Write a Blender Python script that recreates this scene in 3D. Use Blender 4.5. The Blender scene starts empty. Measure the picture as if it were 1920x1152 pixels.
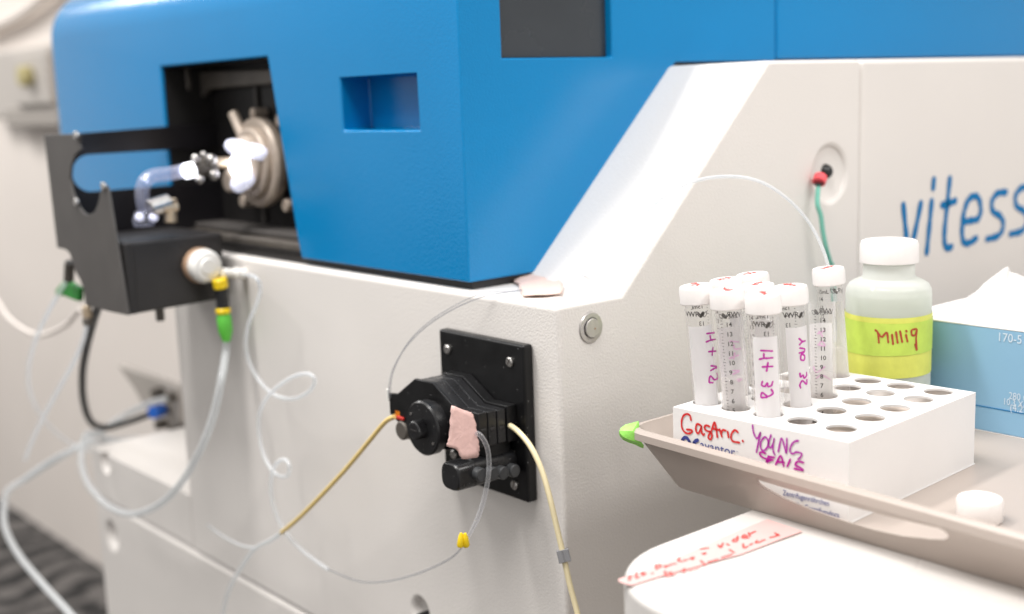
import bpy, bmesh, math, random
from mathutils import Vector, Matrix, Quaternion
random.seed(7)
S = bpy.context.scene
COL = S.collection
PI = math.pi

# ------------------------------------------------------------------ camera
CAM = Vector((-.54437, -.6, 1.33923))
RX = Vector((.76108615, -.64771288, -.0348698))      # camera right, down, forward in the world
RY = Vector((-.13552742, -.10621848, -.98506343))
RZ = Vector((.63433445, .75444394, -.16862427))
FPX = 2313.34
cd = bpy.data.cameras.new('camera'); cam = bpy.data.objects.new('camera', cd); COL.objects.link(cam)
cam.matrix_world = Matrix(((RX.x, -RY.x, -RZ.x, CAM.x), (RX.y, -RY.y, -RZ.y, CAM.y), (RX.z, -RY.z, -RZ.z, CAM.z), (0, 0, 0, 1)))
cd.sensor_width = 36; cd.lens = FPX * 36 / 1920
cd.clip_start = .02; cd.clip_end = 60
cd.dof.use_dof = True; cd.dof.focus_distance = .77; cd.dof.aperture_fstop = 4.4
S.camera = cam

# ------------------------------------------------------------------ light
W = bpy.data.worlds.new('World'); S.world = W; W.use_nodes = True
bg = W.node_tree.nodes['Background']; bg.inputs[0].default_value = (1, .975, .95, 1); bg.inputs[1].default_value = .60
def area(name, loc, target, sx, sy, power, col=(1, .978, .952)):
    l = bpy.data.lights.new(name, 'AREA'); l.shape = 'RECTANGLE'; l.size = sx; l.size_y = sy; l.energy = power; l.color = col
    o = bpy.data.objects.new(name, l); COL.objects.link(o); o.location = loc
    d = Vector(target) - Vector(loc); o.rotation_euler = d.to_track_quat('-Z', 'Y').to_euler()
    return o
area('ceiling_lamp', (-.72, .46, 2.75), (-.72, .461, 0), 1.25, .16, 30)
area('ceiling_lamp', (-.60, -.30, 2.75), (-.60, -.29, 0), .5, .9, 21)
area('ceiling_lamp', (.55, -1.55, 2.75), (.55, -1.54, 0), 1.4, .6, 31)
area('ceiling_lamp', (-1.3, 2.4, 2.75), (-1.3, 2.41, 0), .6, 1.2, 22)
area('ceiling_lamp', (-.4, 3.7, 2.75), (-.4, 3.71, 0), .6, 1.2, 36)
vs = S.view_settings; vs.view_transform = 'Standard'; vs.look = 'None'; vs.exposure = .16; vs.gamma = 1
S.render.engine = 'CYCLES'
try:
    S.cycles.use_denoising = True
    S.cycles.denoiser = 'OPENIMAGEDENOISE'
except Exception: pass
S.cycles.max_bounces = 10; S.cycles.transparent_max_bounces = 40; S.cycles.caustics_reflective = False; S.cycles.caustics_refractive = False
S.cycles.sample_clamp_indirect = 4

# ------------------------------------------------------------------ picture measurements -> points on real surfaces
def ray(px, py): return (RX * (px - 960) + RY * (py - 576) + RZ * FPX).normalized()
def P(px, py, a, v):
    i = 'xyz'.index(a); r = ray(px, py); return CAM + r * ((v - CAM[i]) / r[i])
def PP(px, py, p0, n):
    r = ray(px, py); return CAM + r * ((Vector(p0) - CAM).dot(n) / r.dot(n))
def PC(px, py, base, ax, rad, far=False):            # on a cylinder
    r = ray(px, py); ax = ax.normalized(); o = CAM - base
    d = r - ax * r.dot(ax); e = o - ax * o.dot(ax)
    A = d.dot(d); B = 2 * d.dot(e); Cc = e.dot(e) - rad * rad
    D = max(B * B - 4 * A * Cc, 0); t = (-B + (math.sqrt(D) if far else -math.sqrt(D))) / (2 * A)
    return CAM + r * t
def Z(x0, y0, s, pts): return [(x0 + p[0] / s, y0 + p[1] / s) for p in pts]

# ------------------------------------------------------------------ materials
def lin(c): return tuple(((x / 255) / 12.92 if x / 255 <= .04045 else ((x / 255 + .055) / 1.055) ** 2.4) for x in c)
def mat(name, col, rough=.5, metal=0, bump=None, var=0, coat=0, emit=0, spec=.5, vscale=40, trans=0, rvar=0, dirt=None):
    m = bpy.data.materials.new(name); m.use_nodes = True
    nt = m.node_tree; b = nt.nodes['Principled BSDF']; L = nt.links
    b.inputs['Base Color'].default_value = (*col, 1); b.inputs['Roughness'].default_value = rough; b.inputs['Metallic'].default_value = metal
    b.inputs['Specular IOR Level'].default_value = spec; b.inputs['Coat Weight'].default_value = coat; b.inputs['Coat Roughness'].default_value = .2
    if emit: b.inputs['Emission Color'].default_value = (*col, 1); b.inputs['Emission Strength'].default_value = emit
    tc = nt.nodes.new('ShaderNodeTexCoord')
    if var or rvar:
        n = nt.nodes.new('ShaderNodeTexNoise'); n.inputs['Scale'].default_value = vscale; n.inputs['Detail'].default_value = 5
        L.new(tc.outputs['Object'], n.inputs['Vector'])
        if var:
            mr = nt.nodes.new('ShaderNodeMapRange'); mr.inputs[1].default_value = .3; mr.inputs[2].default_value = .7
            mr.inputs[3].default_value = 1 - var; mr.inputs[4].default_value = 1 + var
            mx = nt.nodes.new('ShaderNodeMix'); mx.data_type = 'RGBA'; mx.blend_type = 'MULTIPLY'; mx.inputs[0].default_value = 1
            mx.inputs[6].default_value = (*col, 1)
            L.new(n.outputs[0], mr.inputs[0]); L.new(mr.outputs[0], mx.inputs[7]); L.new(mx.outputs[2], b.inputs['Base Color'])
        if rvar:
            m2 = nt.nodes.new('ShaderNodeMapRange'); m2.inputs[1].default_value = .3; m2.inputs[2].default_value = .7
            m2.inputs[3].default_value = max(rough - rvar, .02); m2.inputs[4].default_value = rough + rvar
            L.new(n.outputs[0], m2.inputs[0]); L.new(m2.outputs[0], b.inputs['Roughness'])
    if dirt:                                            # sparse specks / scuffs: (scale, threshold, colour)
        v = nt.nodes.new('ShaderNodeTexVoronoi'); v.inputs['Scale'].default_value = dirt[0]; L.new(tc.outputs['Object'], v.inputs['Vector'])
        lt = nt.nodes.new('ShaderNodeMath'); lt.operation = 'LESS_THAN'; lt.inputs[1].default_value = dirt[1]; L.new(v.outputs['Distance'], lt.inputs[0])
        n2 = nt.nodes.new('ShaderNodeTexWhiteNoise'); L.new(v.outputs['Position'], n2.inputs['Vector'])
        g2 = nt.nodes.new('ShaderNodeMath'); g2.operation = 'GREATER_THAN'; g2.inputs[1].default_value = .72; L.new(n2.outputs['Value'], g2.inputs[0])
        mu = nt.nodes.new('ShaderNodeMath'); mu.operation = 'MULTIPLY'; L.new(lt.outputs[0], mu.inputs[0]); L.new(g2.outputs[0], mu.inputs[1])
        mx = nt.nodes.new('ShaderNodeMix'); mx.data_type = 'RGBA'; L.new(mu.outputs[0], mx.inputs[0])
        src = b.inputs['Base Color'].links
        if src: L.new(src[0].from_socket, mx.inputs[6])
        else: mx.inputs[6].default_value = (*col, 1)
        mx.inputs[7].default_value = (*dirt[2], 1); L.new(mx.outputs[2], b.inputs['Base Color'])
    if bump:
        sc, st, dist = bump
        n = nt.nodes.new('ShaderNodeTexNoise'); n.inputs['Scale'].default_value = sc; n.inputs['Detail'].default_value = 2; n.inputs['Roughness'].default_value = .45
        L.new(tc.outputs['Object'], n.inputs['Vector'])
        bp = nt.nodes.new('ShaderNodeBump'); bp.inputs['Strength'].default_value = st; bp.inputs['Distance'].default_value = dist
        L.new(n.outputs[0], bp.inputs['Height']); L.new(bp.outputs[0], b.inputs['Normal'])
    return m
def clear(name, tint=(1, 1, 1), milky=.08, body=(.9, .9, .9), edge=.55, gloss=.35, transl=False):
    """thin clear plastic: see-through, brighter reflections and milkier body towards its edges"""
    m = bpy.data.materials.new(name); m.use_nodes = True; nt = m.node_tree; L = nt.links
    nt.nodes.remove(nt.nodes['Principled BSDF']); out = nt.nodes['Material Output']
    tr = nt.nodes.new('ShaderNodeBsdfTransparent'); tr.inputs[0].default_value = (*tint, 1)
    df = nt.nodes.new('ShaderNodeBsdfDiffuse'); df.inputs[0].default_value = (*body, 1)
    tl = nt.nodes.new('ShaderNodeBsdfTranslucent'); tl.inputs[0].default_value = (*body, 1)
    ms = nt.nodes.new('ShaderNodeMixShader'); ms.inputs[0].default_value = .5; L.new(df.outputs[0], ms.inputs[1]); L.new(tl.outputs[0], ms.inputs[2])
    gl = nt.nodes.new('ShaderNodeBsdfGlossy'); gl.inputs['Roughness'].default_value = .08
    lw = nt.nodes.new('ShaderNodeLayerWeight'); lw.inputs[0].default_value = .25
    mp = nt.nodes.new('ShaderNodeMapRange'); mp.inputs[3].default_value = milky; mp.inputs[4].default_value = min(milky + edge, 1)
    L.new(lw.outputs['Facing'], mp.inputs[0])
    m1 = nt.nodes.new('ShaderNodeMixShader'); L.new(mp.outputs[0], m1.inputs[0]); L.new(tr.outputs[0], m1.inputs[1]); L.new(ms.outputs[0], m1.inputs[2])
    pw = nt.nodes.new('ShaderNodeMath'); pw.operation = 'POWER'; pw.inputs[1].default_value = 3.5; L.new(lw.outputs['Facing'], pw.inputs[0])
    mf = nt.nodes.new('ShaderNodeMath'); mf.operation = 'MULTIPLY_ADD'; mf.inputs[1].default_value = gloss; mf.inputs[2].default_value = .04 * gloss; L.new(pw.outputs[0], mf.inputs[0])
    m2 = nt.nodes.new('ShaderNodeMixShader'); L.new(mf.outputs[0], m2.inputs[0]); L.new(m1.outputs[0], m2.inputs[1]); L.new(gl.outputs[0], m2.inputs[2])
    L.new(m2.outputs[0], out.inputs[0])
    return m
M = {}
M['white'] = mat('white_textured_paint', (.735, .70, .668), .48, bump=(640, .45, .0007), var=.012, vscale=9, rvar=.06, dirt=(16, .018, (.55, .5, .44)))
M['blue'] = mat('blue_textured_paint', (.0004, .198, .465), .14, bump=(600, .36, .0006), var=.03, vscale=6, rvar=.02, spec=.36, dirt=(13, .013, (.35, .55, .7)))
M['black'] = mat('black_anodised_metal', (.0055, .0055, .006), .33, bump=(900, .12, .0003), var=.15, vscale=60, rvar=.06, spec=.35, dirt=(330, .10, (.3, .3, .3)))
M['black_plastic'] = mat('black_plastic', (.010, .010, .011), .30, var=.1, vscale=80, rvar=.05, spec=.55, dirt=(420, .10, (.35, .35, .35)))
M['smoke'] = mat('smoked_pane', (.030, .036, .043), .28, var=.12, vscale=12, rvar=.06, spec=.6, dirt=(60, .02, (.3, .3, .3)))
M['dark_metal'] = mat('dark_grey_metal', (.13, .115, .10), .42, metal=.3, var=.2, vscale=30)
M['black_sheet'] = mat('black_painted_sheet', (.072, .066, .062), .5, bump=(500, .2, .0005), var=.1, vscale=30)
M['black_block'] = mat('black_moulded_block', (.022, .020, .020), .42, bump=(400, .3, .0006), var=.2, vscale=25)
M['chamber'] = mat('chamber_black', (.010, .009, .009), .5, var=.2)
M['gasket'] = mat('dark_gasket', (.02, .018, .018), .6)
M['steel'] = mat('brushed_steel', (.55, .53, .51), .32, metal=1, var=.1, vscale=200)
M['button_metal'] = mat('satin_button_metal', (.60, .57, .55), .38, metal=.8, var=.06, vscale=300)
M['brass'] = mat('pale_brass', (.62, .50, .36), .35, metal=.7, var=.15, vscale=200)
M['flange'] = mat('beige_flange', (.50, .42, .35), .42, metal=.25, var=.12, vscale=60)
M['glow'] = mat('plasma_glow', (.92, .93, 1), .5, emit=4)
M['knob_grey'] = mat('charcoal_knob', (.045, .047, .050), .33, var=.1)
M['plate_black'] = mat('gloss_black_plate', (.010, .009, .011), .30)
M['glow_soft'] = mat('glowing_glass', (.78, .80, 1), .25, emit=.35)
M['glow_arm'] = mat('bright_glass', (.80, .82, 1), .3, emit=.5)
M['quartz'] = clear('quartz_glass', (.95, .96, 1), .09, (.80, .82, 1), .6, 1.4)
M['tape'] = mat('pink_paper_tape', (.80, .53, .49), .7, bump=(140, .5, .0016), var=.05, vscale=130)
M['tape_white'] = mat('pale_pink_tape', (.66, .49, .43), .7, bump=(300, .4, .001), var=.04)
M['tape_pink2'] = mat('rose_tape', (.66, .41, .39), .6, var=.04)
M['green_tape'] = mat('green_tape', (.30, .72, .12), .5, bump=(200, .4, .002), var=.08)
M['green_dark'] = mat('green_clip', (.02, .26, .03), .5, var=.1)
M['green_light'] = mat('light_green_sleeve', (.12, .55, .06), .5, var=.1)
M['yellow'] = mat('yellow_plastic', (.85, .60, .01), .4, var=.06)
M['orange'] = mat('orange_plastic', (.85, .24, .01), .4)
M['red_plastic'] = mat('red_plastic', (.50, .03, .02), .4)
M['red_band'] = mat('coral_red_band', (.85, .10, .12), .5)
M['cream_tube'] = mat('cream_pump_tubing', (.76, .66, .42), .4, var=.04, vscale=60)
M['amber_tube'] = mat('amber_pump_tubing', (.78, .58, .22), .4, var=.04, vscale=60)
M['clear_tube'] = clear('clear_tubing', (.98, .99, 1), .42, (.90, .92, .94), .5, .5)
M['glassy_tube'] = clear('glassy_tubing', (.92, .92, .94), .10, (.9, .91, .93), .75, 1.0)
M['faint_tube'] = clear('faint_capillary', (.70, .70, .71), .10, (.8, .83, .87), .45, .5)
M['milky_tube'] = clear('milky_tubing', (.95, .96, .97), .50, (.80, .82, .83), .4, .5)
M['grey_tube'] = mat('grey_translucent_tubing', (.50, .52, .53), .4, var=.05)
M['white_ptfe'] = mat('white_plastic_fitting', (.85, .83, .79), .35, var=.02)
M['tan'] = mat('tan_ring', (.40, .26, .17), .5)
M['cable'] = mat('black_cable', (.018, .018, .018), .45)
M['green_wire'] = mat('green_wire', (.17, .47, .38), .45, var=.2, vscale=55)
M['plug_blue'] = mat('blue_plug', (.01, .11, .50), .4)
M['tray'] = mat('beige_plastic_tray', (.42, .358, .318), .38, bump=(900, .1, .0003), var=.02, vscale=20, dirt=(40, .012, (.4, .33, .28)))
M['cart'] = mat('white_cart_top', (.64, .615, .59), .24, var=.015, vscale=12, rvar=.08)
M['cart_body'] = mat('pale_cart_side', (.74, .70, .66), .5, var=.02)
M['card'] = mat('white_cardboard', (.77, .75, .735), .55, bump=(260, .15, .0006), var=.015, vscale=30)
M['card_in'] = mat('raw_card_inside', (.66, .58, .52), .7, var=.05)
M['boxblue'] = mat('light_blue_carton', (.235, .43, .615), .4, var=.015, vscale=20)
M['boxteal'] = mat('teal_carton_edge', (.16, .40, .46), .4)
M['tissue'] = mat('white_tissue', (.62, .61, .60), .8, bump=(160, .3, .001))
M['cap'] = mat('white_screw_cap', (.80, .765, .745), .42, var=.01)
M['pp'] = clear('clear_polypropylene', (.995, .993, .992), .05, (.95, .93, .92), .36, .5)
M['liquid'] = clear('clear_liquid', (.992, .988, .984), .07, (.90, .87, .85), .2, .35)
M['paper'] = mat('white_paper_label', (.86, .84, .84), .6)
_b = M['paper'].node_tree; _p = _b.nodes['Principled BSDF']; _t = _b.nodes.new('ShaderNodeBsdfTranslucent'); _t.inputs[0].default_value = (.88, .86, .86, 1)
_m = _b.nodes.new('ShaderNodeMixShader'); _m.inputs[0].default_value = .45; _b.links.new(_p.outputs[0], _m.inputs[1]); _b.links.new(_t.outputs[0], _m.inputs[2]); _b.links.new(_m.outputs[0], _b.nodes['Material Output'].inputs[0])
M['hdpe'] = clear('milky_bottle_plastic', (.95, .96, .95), .66, (.93, .94, .92), .3, .4)
M['bottle_water'] = clear('bottle_water', (.84, .89, .78), .42, (.82, .87, .76), .2, .3)
M['tape_yellow'] = mat('yellow_label_tape', (.68, .70, .13), .5, var=.07, vscale=90, bump=(180, .25, .001))
M['tape_lime'] = mat('lime_label_tape', (.52, .68, .10), .5, var=.07, vscale=90, bump=(180, .25, .001))
M['ink_magenta'] = mat('magenta_ink', (.46, .003, .31), .5)
M['ink_plum'] = mat('plum_ink', (.42, .02, .36), .5)
M['ink_pale'] = mat('pale_pink_ink', (.80, .50, .72), .6)
M['ink_red'] = mat('red_ink', (.62, .02, .02), .5)
M['ink_coral'] = mat('faded_red_ink', (.70, .09, .08), .6)
M['ink_rust'] = mat('rust_red_ink', (.40, .05, .02), .5)
M['ink_navy'] = mat('navy_print', (.035, .05, .25), .5)
M['ink_black'] = mat('black_print', (.05, .045, .04), .5)
M['ink_white'] = mat('white_print', (.62, .72, .82), .5)
M['brand_blue'] = mat('blue_lettering', (.001, .16, .40), .5, spec=.15)
M['wall'] = mat('cream_wall_paint', (.78, .72, .67), .6, var=.03, vscale=3, bump=(60, .1, .002))
M['outlet'] = mat('grey_outlet_plastic', (.50, .465, .43), .5)
M['outlet_dark'] = mat('darker_grey_plastic', (.36, .33, .30), .5)  # darker grey, for the lower trim of the outlet box
M['olive'] = mat('olive_knob', (.48, .42, .20), .5)
M['hose_beige'] = mat('beige_hose', (.75, .69, .64), .6)
M['panel_grey'] = mat('mid_grey_panel', (.42, .385, .35), .5)
M['clip'] = mat('grey_tube_stop', (.22, .22, .23), .5)

# ------------------------------------------------------------------ mesh building
def frame(n):
    n = n.normalized(); a = Vector((0, 0, 1)) if abs(n.z) < .9 else Vector((1, 0, 0))
    u = a.cross(n).normalized(); return u, n.cross(u)
class MB:
    def __init__(s): s.v = []; s.f = []; s.m = []
    def add(s, v, f, mi=0):
        k = len(s.v); s.v += [tuple(x) for x in v]; s.f += [tuple(i + k for i in q) for q in f]; s.m += [mi] * len(f); return s
    def box(s, a, b, mi=0):
        x0, y0, z0 = (min(a[i], b[i]) for i in range(3)); x1, y1, z1 = (max(a[i], b[i]) for i in range(3))
        v = [(x0, y0, z0), (x1, y0, z0), (x1, y1, z0), (x0, y1, z0), (x0, y0, z1), (x1, y0, z1), (x1, y1, z1), (x0, y1, z1)]
        return s.add(v, [(3, 2, 1, 0), (4, 5, 6, 7), (0, 1, 5, 4), (1, 2, 6, 5), (2, 3, 7, 6), (3, 0, 4, 7)], mi)
    def prism(s, pts, vec, mi=0):                     # closed polygon swept along vec
        n = len(pts); vec = Vector(vec); pts = [Vector(p) for p in pts]
        nn = Vector((0, 0, 0))
        for i in range(n): nn += pts[i].cross(pts[(i + 1) % n])
        if nn.dot(vec) > 0: pts = pts[::-1]
        v = pts + [p + vec for p in pts]
        f = [tuple(range(n)), tuple(range(2 * n - 1, n - 1, -1))] + [(i, i + n, (i + 1) % n + n, (i + 1) % n) for i in range(n)]
        return s.add(v, f, mi)
    def loft(s, rings, caps=True, mi=0):
        n = len(rings[0]); v = [p for r in rings for p in r]; f = []
        for k in range(len(rings) - 1):
            for i in range(n): j = (i + 1) % n; f.append((k * n + i, k * n + j, (k + 1) * n + j, (k + 1) * n + i))
        if caps: f.append(tuple(range(n - 1, -1, -1))); f.append(tuple((len(rings) - 1) * n + i for i in range(n)))
        return s.add(v, f, mi)
    def lathe(s, base, ax, prof, n=32, mi=0, caps=True):   # prof: (distance along axis, radius)
        base = Vector(base); ax = Vector(ax).normalized(); u, w = frame(ax)
        rings = [[base + ax * h + (u * math.cos(2 * PI * i / n) + w * math.sin(2 * PI * i / n)) * r for i in range(n)] for h, r in prof]
        return s.loft(rings, caps, mi)
    def cyl(s, a, b, r, n=24, mi=0, r2=None):
        a = Vector(a); b = Vector(b); return s.lathe(a, b - a, [(0, r), ((b - a).length, r if r2 is None else r2)], n, mi)
    def rod(s, a, b, r, ch=.15, n=28, mi=0):           # cylinder with chamfered rims
        a = Vector(a); b = Vector(b); l = (b - a).length; c = min(r * ch, l * .4)
        return s.lathe(a, b - a, [(0, r - c), (c, r), (l - c, r), (l, r - c)], n, mi)
    def ball(s, c, r, n=16, sc=(1, 1, 1), mi=0):
        pr = []; v = []; c = Vector(c); m = n // 2
        rings = [[c + Vector((r * sc[0] * math.sin(PI * (k + .02) / (m + .04)) * math.cos(2 * PI * i / n), r * sc[1] * math.sin(PI * (k + .02) / (m + .04)) * math.sin(2 * PI * i / n), -r * sc[2] * math.cos(PI * (k + .02) / (m + .04)))) for i in range(n)] for k in range(m + 1)]
        return s.loft(rings, True, mi)
    def tube(s, pts, r, n=10, mi=0, sub=8):
        c = spline(pts, sub); rr = r if callable(r) else (lambda t: r)
        T = [(c[min(i + 1, len(c) - 1)] - c[max(i - 1, 0)]).normalized() for i in range(len(c))]
        u, w = frame(T[0]); rings = []
        for i, p in enumerate(c):
            u = (u - T[i] * u.dot(T[i])).normalized(); w = T[i].cross(u); q = rr(i / (len(c) - 1))
            rings.append([p + (u * math.cos(2 * PI * k / n) + w * math.sin(2 * PI * k / n)) * q for k in range(n)])
        return s.loft(rings, True, mi)
    def ribbon(s, pts, nrm, w, mi=0, sub=6):           # flat pen stroke with round ends, nrm: vector or function(point)
        c = spline(pts, sub) if len(pts) > 2 else [Vector(p) for p in pts]
        nf = nrm if callable(nrm) else (lambda p: nrm)
        if len(c) == 2: c = [c[0].lerp(c[1], t / 4) for t in range(5)]
        L = []; R = []
        for i, p in enumerate(c):
            t = (c[min(i + 1, len(c) - 1)] - c[max(i - 1, 0)])
            t = t.normalized() if t.length > 1e-9 else Vector((1, 0, 0))
            d = nf(p).cross(t).normalized(); ww = w * (1 + .12 * math.sin(i * .9)) * .5
            L.append(p + d * ww); R.append(p - d * ww)
        n = len(c); s.add(L + R, [(i, i + n, i + n + 1, i + 1) for i in range(n - 1)], mi)
        for e in (0, n - 1):
            nn = nf(c[e]); a, b2 = frame(nn); s.add([c[e] + (a * math.cos(2 * PI * k / 10) + b2 * math.sin(2 * PI * k / 10)) * w * .5 + nn * .00002 for k in range(10)], [tuple(range(10))], mi)
        return s
    def pen(s, pts2, fn, nf, w, sub=7):               # pen stroke on a curved surface: dense points, each on the surface
        c = spline([(p[0], p[1], 0) for p in pts2], sub) if len(pts2) > 2 else [Vector((*pts2[0], 0)).lerp(Vector((*pts2[1], 0)), t / 8) for t in range(9)]
        q = [fn(p.x, p.y) for p in c]; L = []; R = []
        for i, p in enumerate(q):
            t = q[min(i + 1, len(q) - 1)] - q[max(i - 1, 0)]; t = t.normalized() if t.length > 1e-9 else Vector((0, 0, 1))
            d = nf(p).cross(t).normalized() * w * .5 * (1 + .12 * math.sin(i * .9)); L.append(p + d); R.append(p - d)
        n = len(q); s.add(L + R, [(i, i + n, i + n + 1, i + 1) for i in range(n - 1)])
        for e in (0, n - 1):
            nn = nf(q[e]); a, b2 = frame(nn); s.add([q[e] + (a * math.cos(2 * PI * k / 10) + b2 * math.sin(2 * PI * k / 10)) * w * .5 + nn * .00003 for k in range(10)], [tuple(range(10))])
        return s
    def build(s, name, mats, parent=None, smooth=True, bevel=0, seg=3, angle=35, local=False):
        me = bpy.data.meshes.new(name); me.from_pydata(s.v, [], s.f); me.update()
        mats = mats if isinstance(mats, (list, tuple)) else [mats]
        for x in mats: me.materials.append(x)
        if len(mats) > 1: me.polygons.foreach_set('material_index', s.m)
        o = bpy.data.objects.new(name, me); COL.objects.link(o); finish(o, parent, smooth, bevel, seg, angle, local); return o
def finish(o, parent=None, smooth=True, bevel=0, seg=3, angle=35, local=False):
    me = o.data
    bm = bmesh.new(); bm.from_mesh(me); bmesh.ops.recalc_face_normals(bm, faces=bm.faces); bm.to_mesh(me); bm.free()
    if smooth:
        me.polygons.foreach_set('use_smooth', [True] * len(me.polygons))
        try: me.set_sharp_from_angle(angle=math.radians(angle))
        except Exception: pass
    if bevel:
        b = o.modifiers.new('bevel', 'BEVEL'); b.width = bevel; b.segments = seg; b.limit_method = 'ANGLE'; b.angle_limit = math.radians(40); b.harden_normals = True
    if parent is not None:
        o.parent = parent
        if not local: o.matrix_parent_inverse = wm(parent).inverted()
def wm(o):
    m = o.matrix_basis.copy()
    return (wm(o.parent) @ o.matrix_parent_inverse @ m) if o.parent else m
def spline(pts, sub=8):
    p = [Vector(q) for q in pts]
    if len(p) < 3: return [p[0].lerp(p[-1], i / sub) for i in range(sub + 1)]
    p = [p[0] * 2 - p[1]] + p + [p[-1] * 2 - p[-2]]; out = []
    for i in range(1, len(p) - 2):
        a, b, c, d = p[i - 1:i + 3]
        for k in range(sub):
            t = k / sub
            out.append(.5 * ((2 * b) + (c - a) * t + (2 * a - 5 * b + 4 * c - d) * t * t + (3 * b - a - 3 * c + d) * t ** 3))
    out.append(p[-2]); return out
def cut(o, cutters, own=False):
    obs = []
    for c in cutters:
        k = c.build('cutter', M['gasket'], smooth=False); obs.append(k)
        b = o.modifiers.new('b', 'BOOLEAN'); b.operation = 'DIFFERENCE'; b.object = k; b.solver = 'EXACT'; b.use_self = own
    dg = bpy.context.evaluated_depsgraph_get(); dg.update()
    me = bpy.data.meshes.new_from_object(o.evaluated_get(dg)); o.modifiers.clear(); old = o.data; o.data = me
    nm = old.name; bpy.data.meshes.remove(old); me.name = nm
    for k in obs: bpy.data.objects.remove(k, do_unlink=True)
    return o
def raw(mb, name, m):
    me = bpy.data.meshes.new(name); me.from_pydata(mb.v, [], mb.f); me.update(); me.materials.append(m)
    o = bpy.data.objects.new(name, me); COL.objects.link(o)
    bm = bmesh.new(); bm.from_mesh(me); bmesh.ops.recalc_face_normals(bm, faces=bm.faces); bm.to_mesh(me); bm.free(); return o
def thing(name, label, cat, loc=(0, 0, 0), group=None):
    o = bpy.data.objects.new(name, None); COL.objects.link(o); o.location = loc; o.empty_display_size = .02
    return tag(o, label, cat, group)
def tag(o, label, cat, group=None):
    o['label'] = label; o['category'] = cat
    if group: o['group'] = group
    return o
def struct(o): o['kind'] = 'structure'; return o
_tc = {}
def text2d(txt, bold=0):                                      # outline of a line of text as flat faces, unit size
    if txt in _tc: return _tc[txt]
    c = bpy.data.curves.new('t', 'FONT'); c.body = txt; c.size = 1; c.resolution_u = 3; c.offset = bold
    o = bpy.data.objects.new('t', c); COL.objects.link(o)
    dg = bpy.context.evaluated_depsgraph_get(); dg.update(); me = o.evaluated_get(dg).to_mesh()
    v = [(p.co.x, p.co.y) for p in me.vertices]; f = [tuple(q.vertices) for q in me.polygons]
    o.evaluated_get(dg).to_mesh_clear(); bpy.data.objects.remove(o, do_unlink=True); bpy.data.curves.remove(c)
    _tc[txt] = (v, f); return v, f
def fit_text(mb, txt, p0, p1, up, hs=1, shear=0, mi=0):   # baseline from p0 to p1, hs: height factor
    v, f = text2d(txt); w = max(a for a, b in v); e1 = (p1 - p0); s = e1.length / w; e1 = e1.normalized()
    up = (up - e1 * up.dot(e1)).normalized()
    mb.add([p0 + e1 * (a + shear * b) * s + up * b * s * hs for a, b in v], f, mi)
def bent_text(mb, txt, rad, ang, z, size, right=False, mi=0):   # on a cylinder about local z, starting at angle ang
    v, f = text2d(txt, .018)
    mb.add([(rad * math.cos(ang + a * size / rad), rad * math.sin(ang + a * size / rad), z + b * size) for a, b in v], f, mi)

# ================================================================== SETTING
fm = mat('ribbed_dark_carpet', (.05, .046, .044), .9, var=.25, vscale=14, bump=(220, .6, .004))
nt = fm.node_tree; L = nt.links; b_ = nt.nodes['Principled BSDF']
tcn = nt.nodes.new('ShaderNodeTexCoord'); wv = nt.nodes.new('ShaderNodeTexWave'); wv.bands_direction = 'Y'; wv.inputs['Scale'].default_value = 2.3
wv.inputs['Distortion'].default_value = 9; wv.inputs['Detail'].default_value = 4; wv.inputs['Detail Scale'].default_value = 2.2
cr = nt.nodes.new('ShaderNodeValToRGB'); cr.color_ramp.elements[0].position = .35; cr.color_ramp.elements[1].position = .7
cr.color_ramp.elements[0].color = (.018, .017, .017, 1); cr.color_ramp.elements[1].color = (.13, .12, .115, 1)
L.new(tcn.outputs['Object'], wv.inputs['Vector']); L.new(wv.outputs[0], cr.inputs[0]); L.new(cr.outputs[0], b_.inputs['Base Color'])
g = MB(); g.add([(-6, -5, 0), (8, -5, 0), (8, 9, 0), (-6, 9, 0)], [(0, 1, 2, 3)]); struct(g.build('floor', fm))
g = MB().box((.75, .9, 0), (.9, 8, 3.2)); struct(g.build('wall', M['wall']))

# wall outlet box, conduit
ob = thing('outlet_box', 'blurred grey electrical box high on the cream wall behind the instrument', 'electrical box', (.75, 3.1, 1.3))
q0 = P(-25, 225, 'x', .69); q1 = P(90, 82, 'x', .69)
MB().box((.69, q0.y, q0.z), (.749, q1.y, q1.z)).build('box_body', M['outlet'], ob, bevel=.012)
a = P(20, 200, 'x', .66); b = P(75, 95, 'x', .66)
MB().box((.672, a.y, a.z), (.689, b.y, b.z)).build('face_plate', M['outlet'], ob, bevel=.008)
k = P(50, 143, 'x', .66); MB().rod((.671, k.y, k.z), (.64, k.y, k.z), .028).build('knob', M['olive'], ob)
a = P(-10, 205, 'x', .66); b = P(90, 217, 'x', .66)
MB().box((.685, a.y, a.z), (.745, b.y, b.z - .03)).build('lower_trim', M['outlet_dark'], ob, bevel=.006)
pc = [P(-30, 60, 'x', .72), P(20, 38, 'x', .72), P(62, 12, 'x', .72), P(120, -40, 'x', .72)]
tag(MB().tube(pc, .016).build('conduit', M['wall']), 'pale conduit running diagonally up the cream wall above the electrical box', 'conduit')

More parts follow.
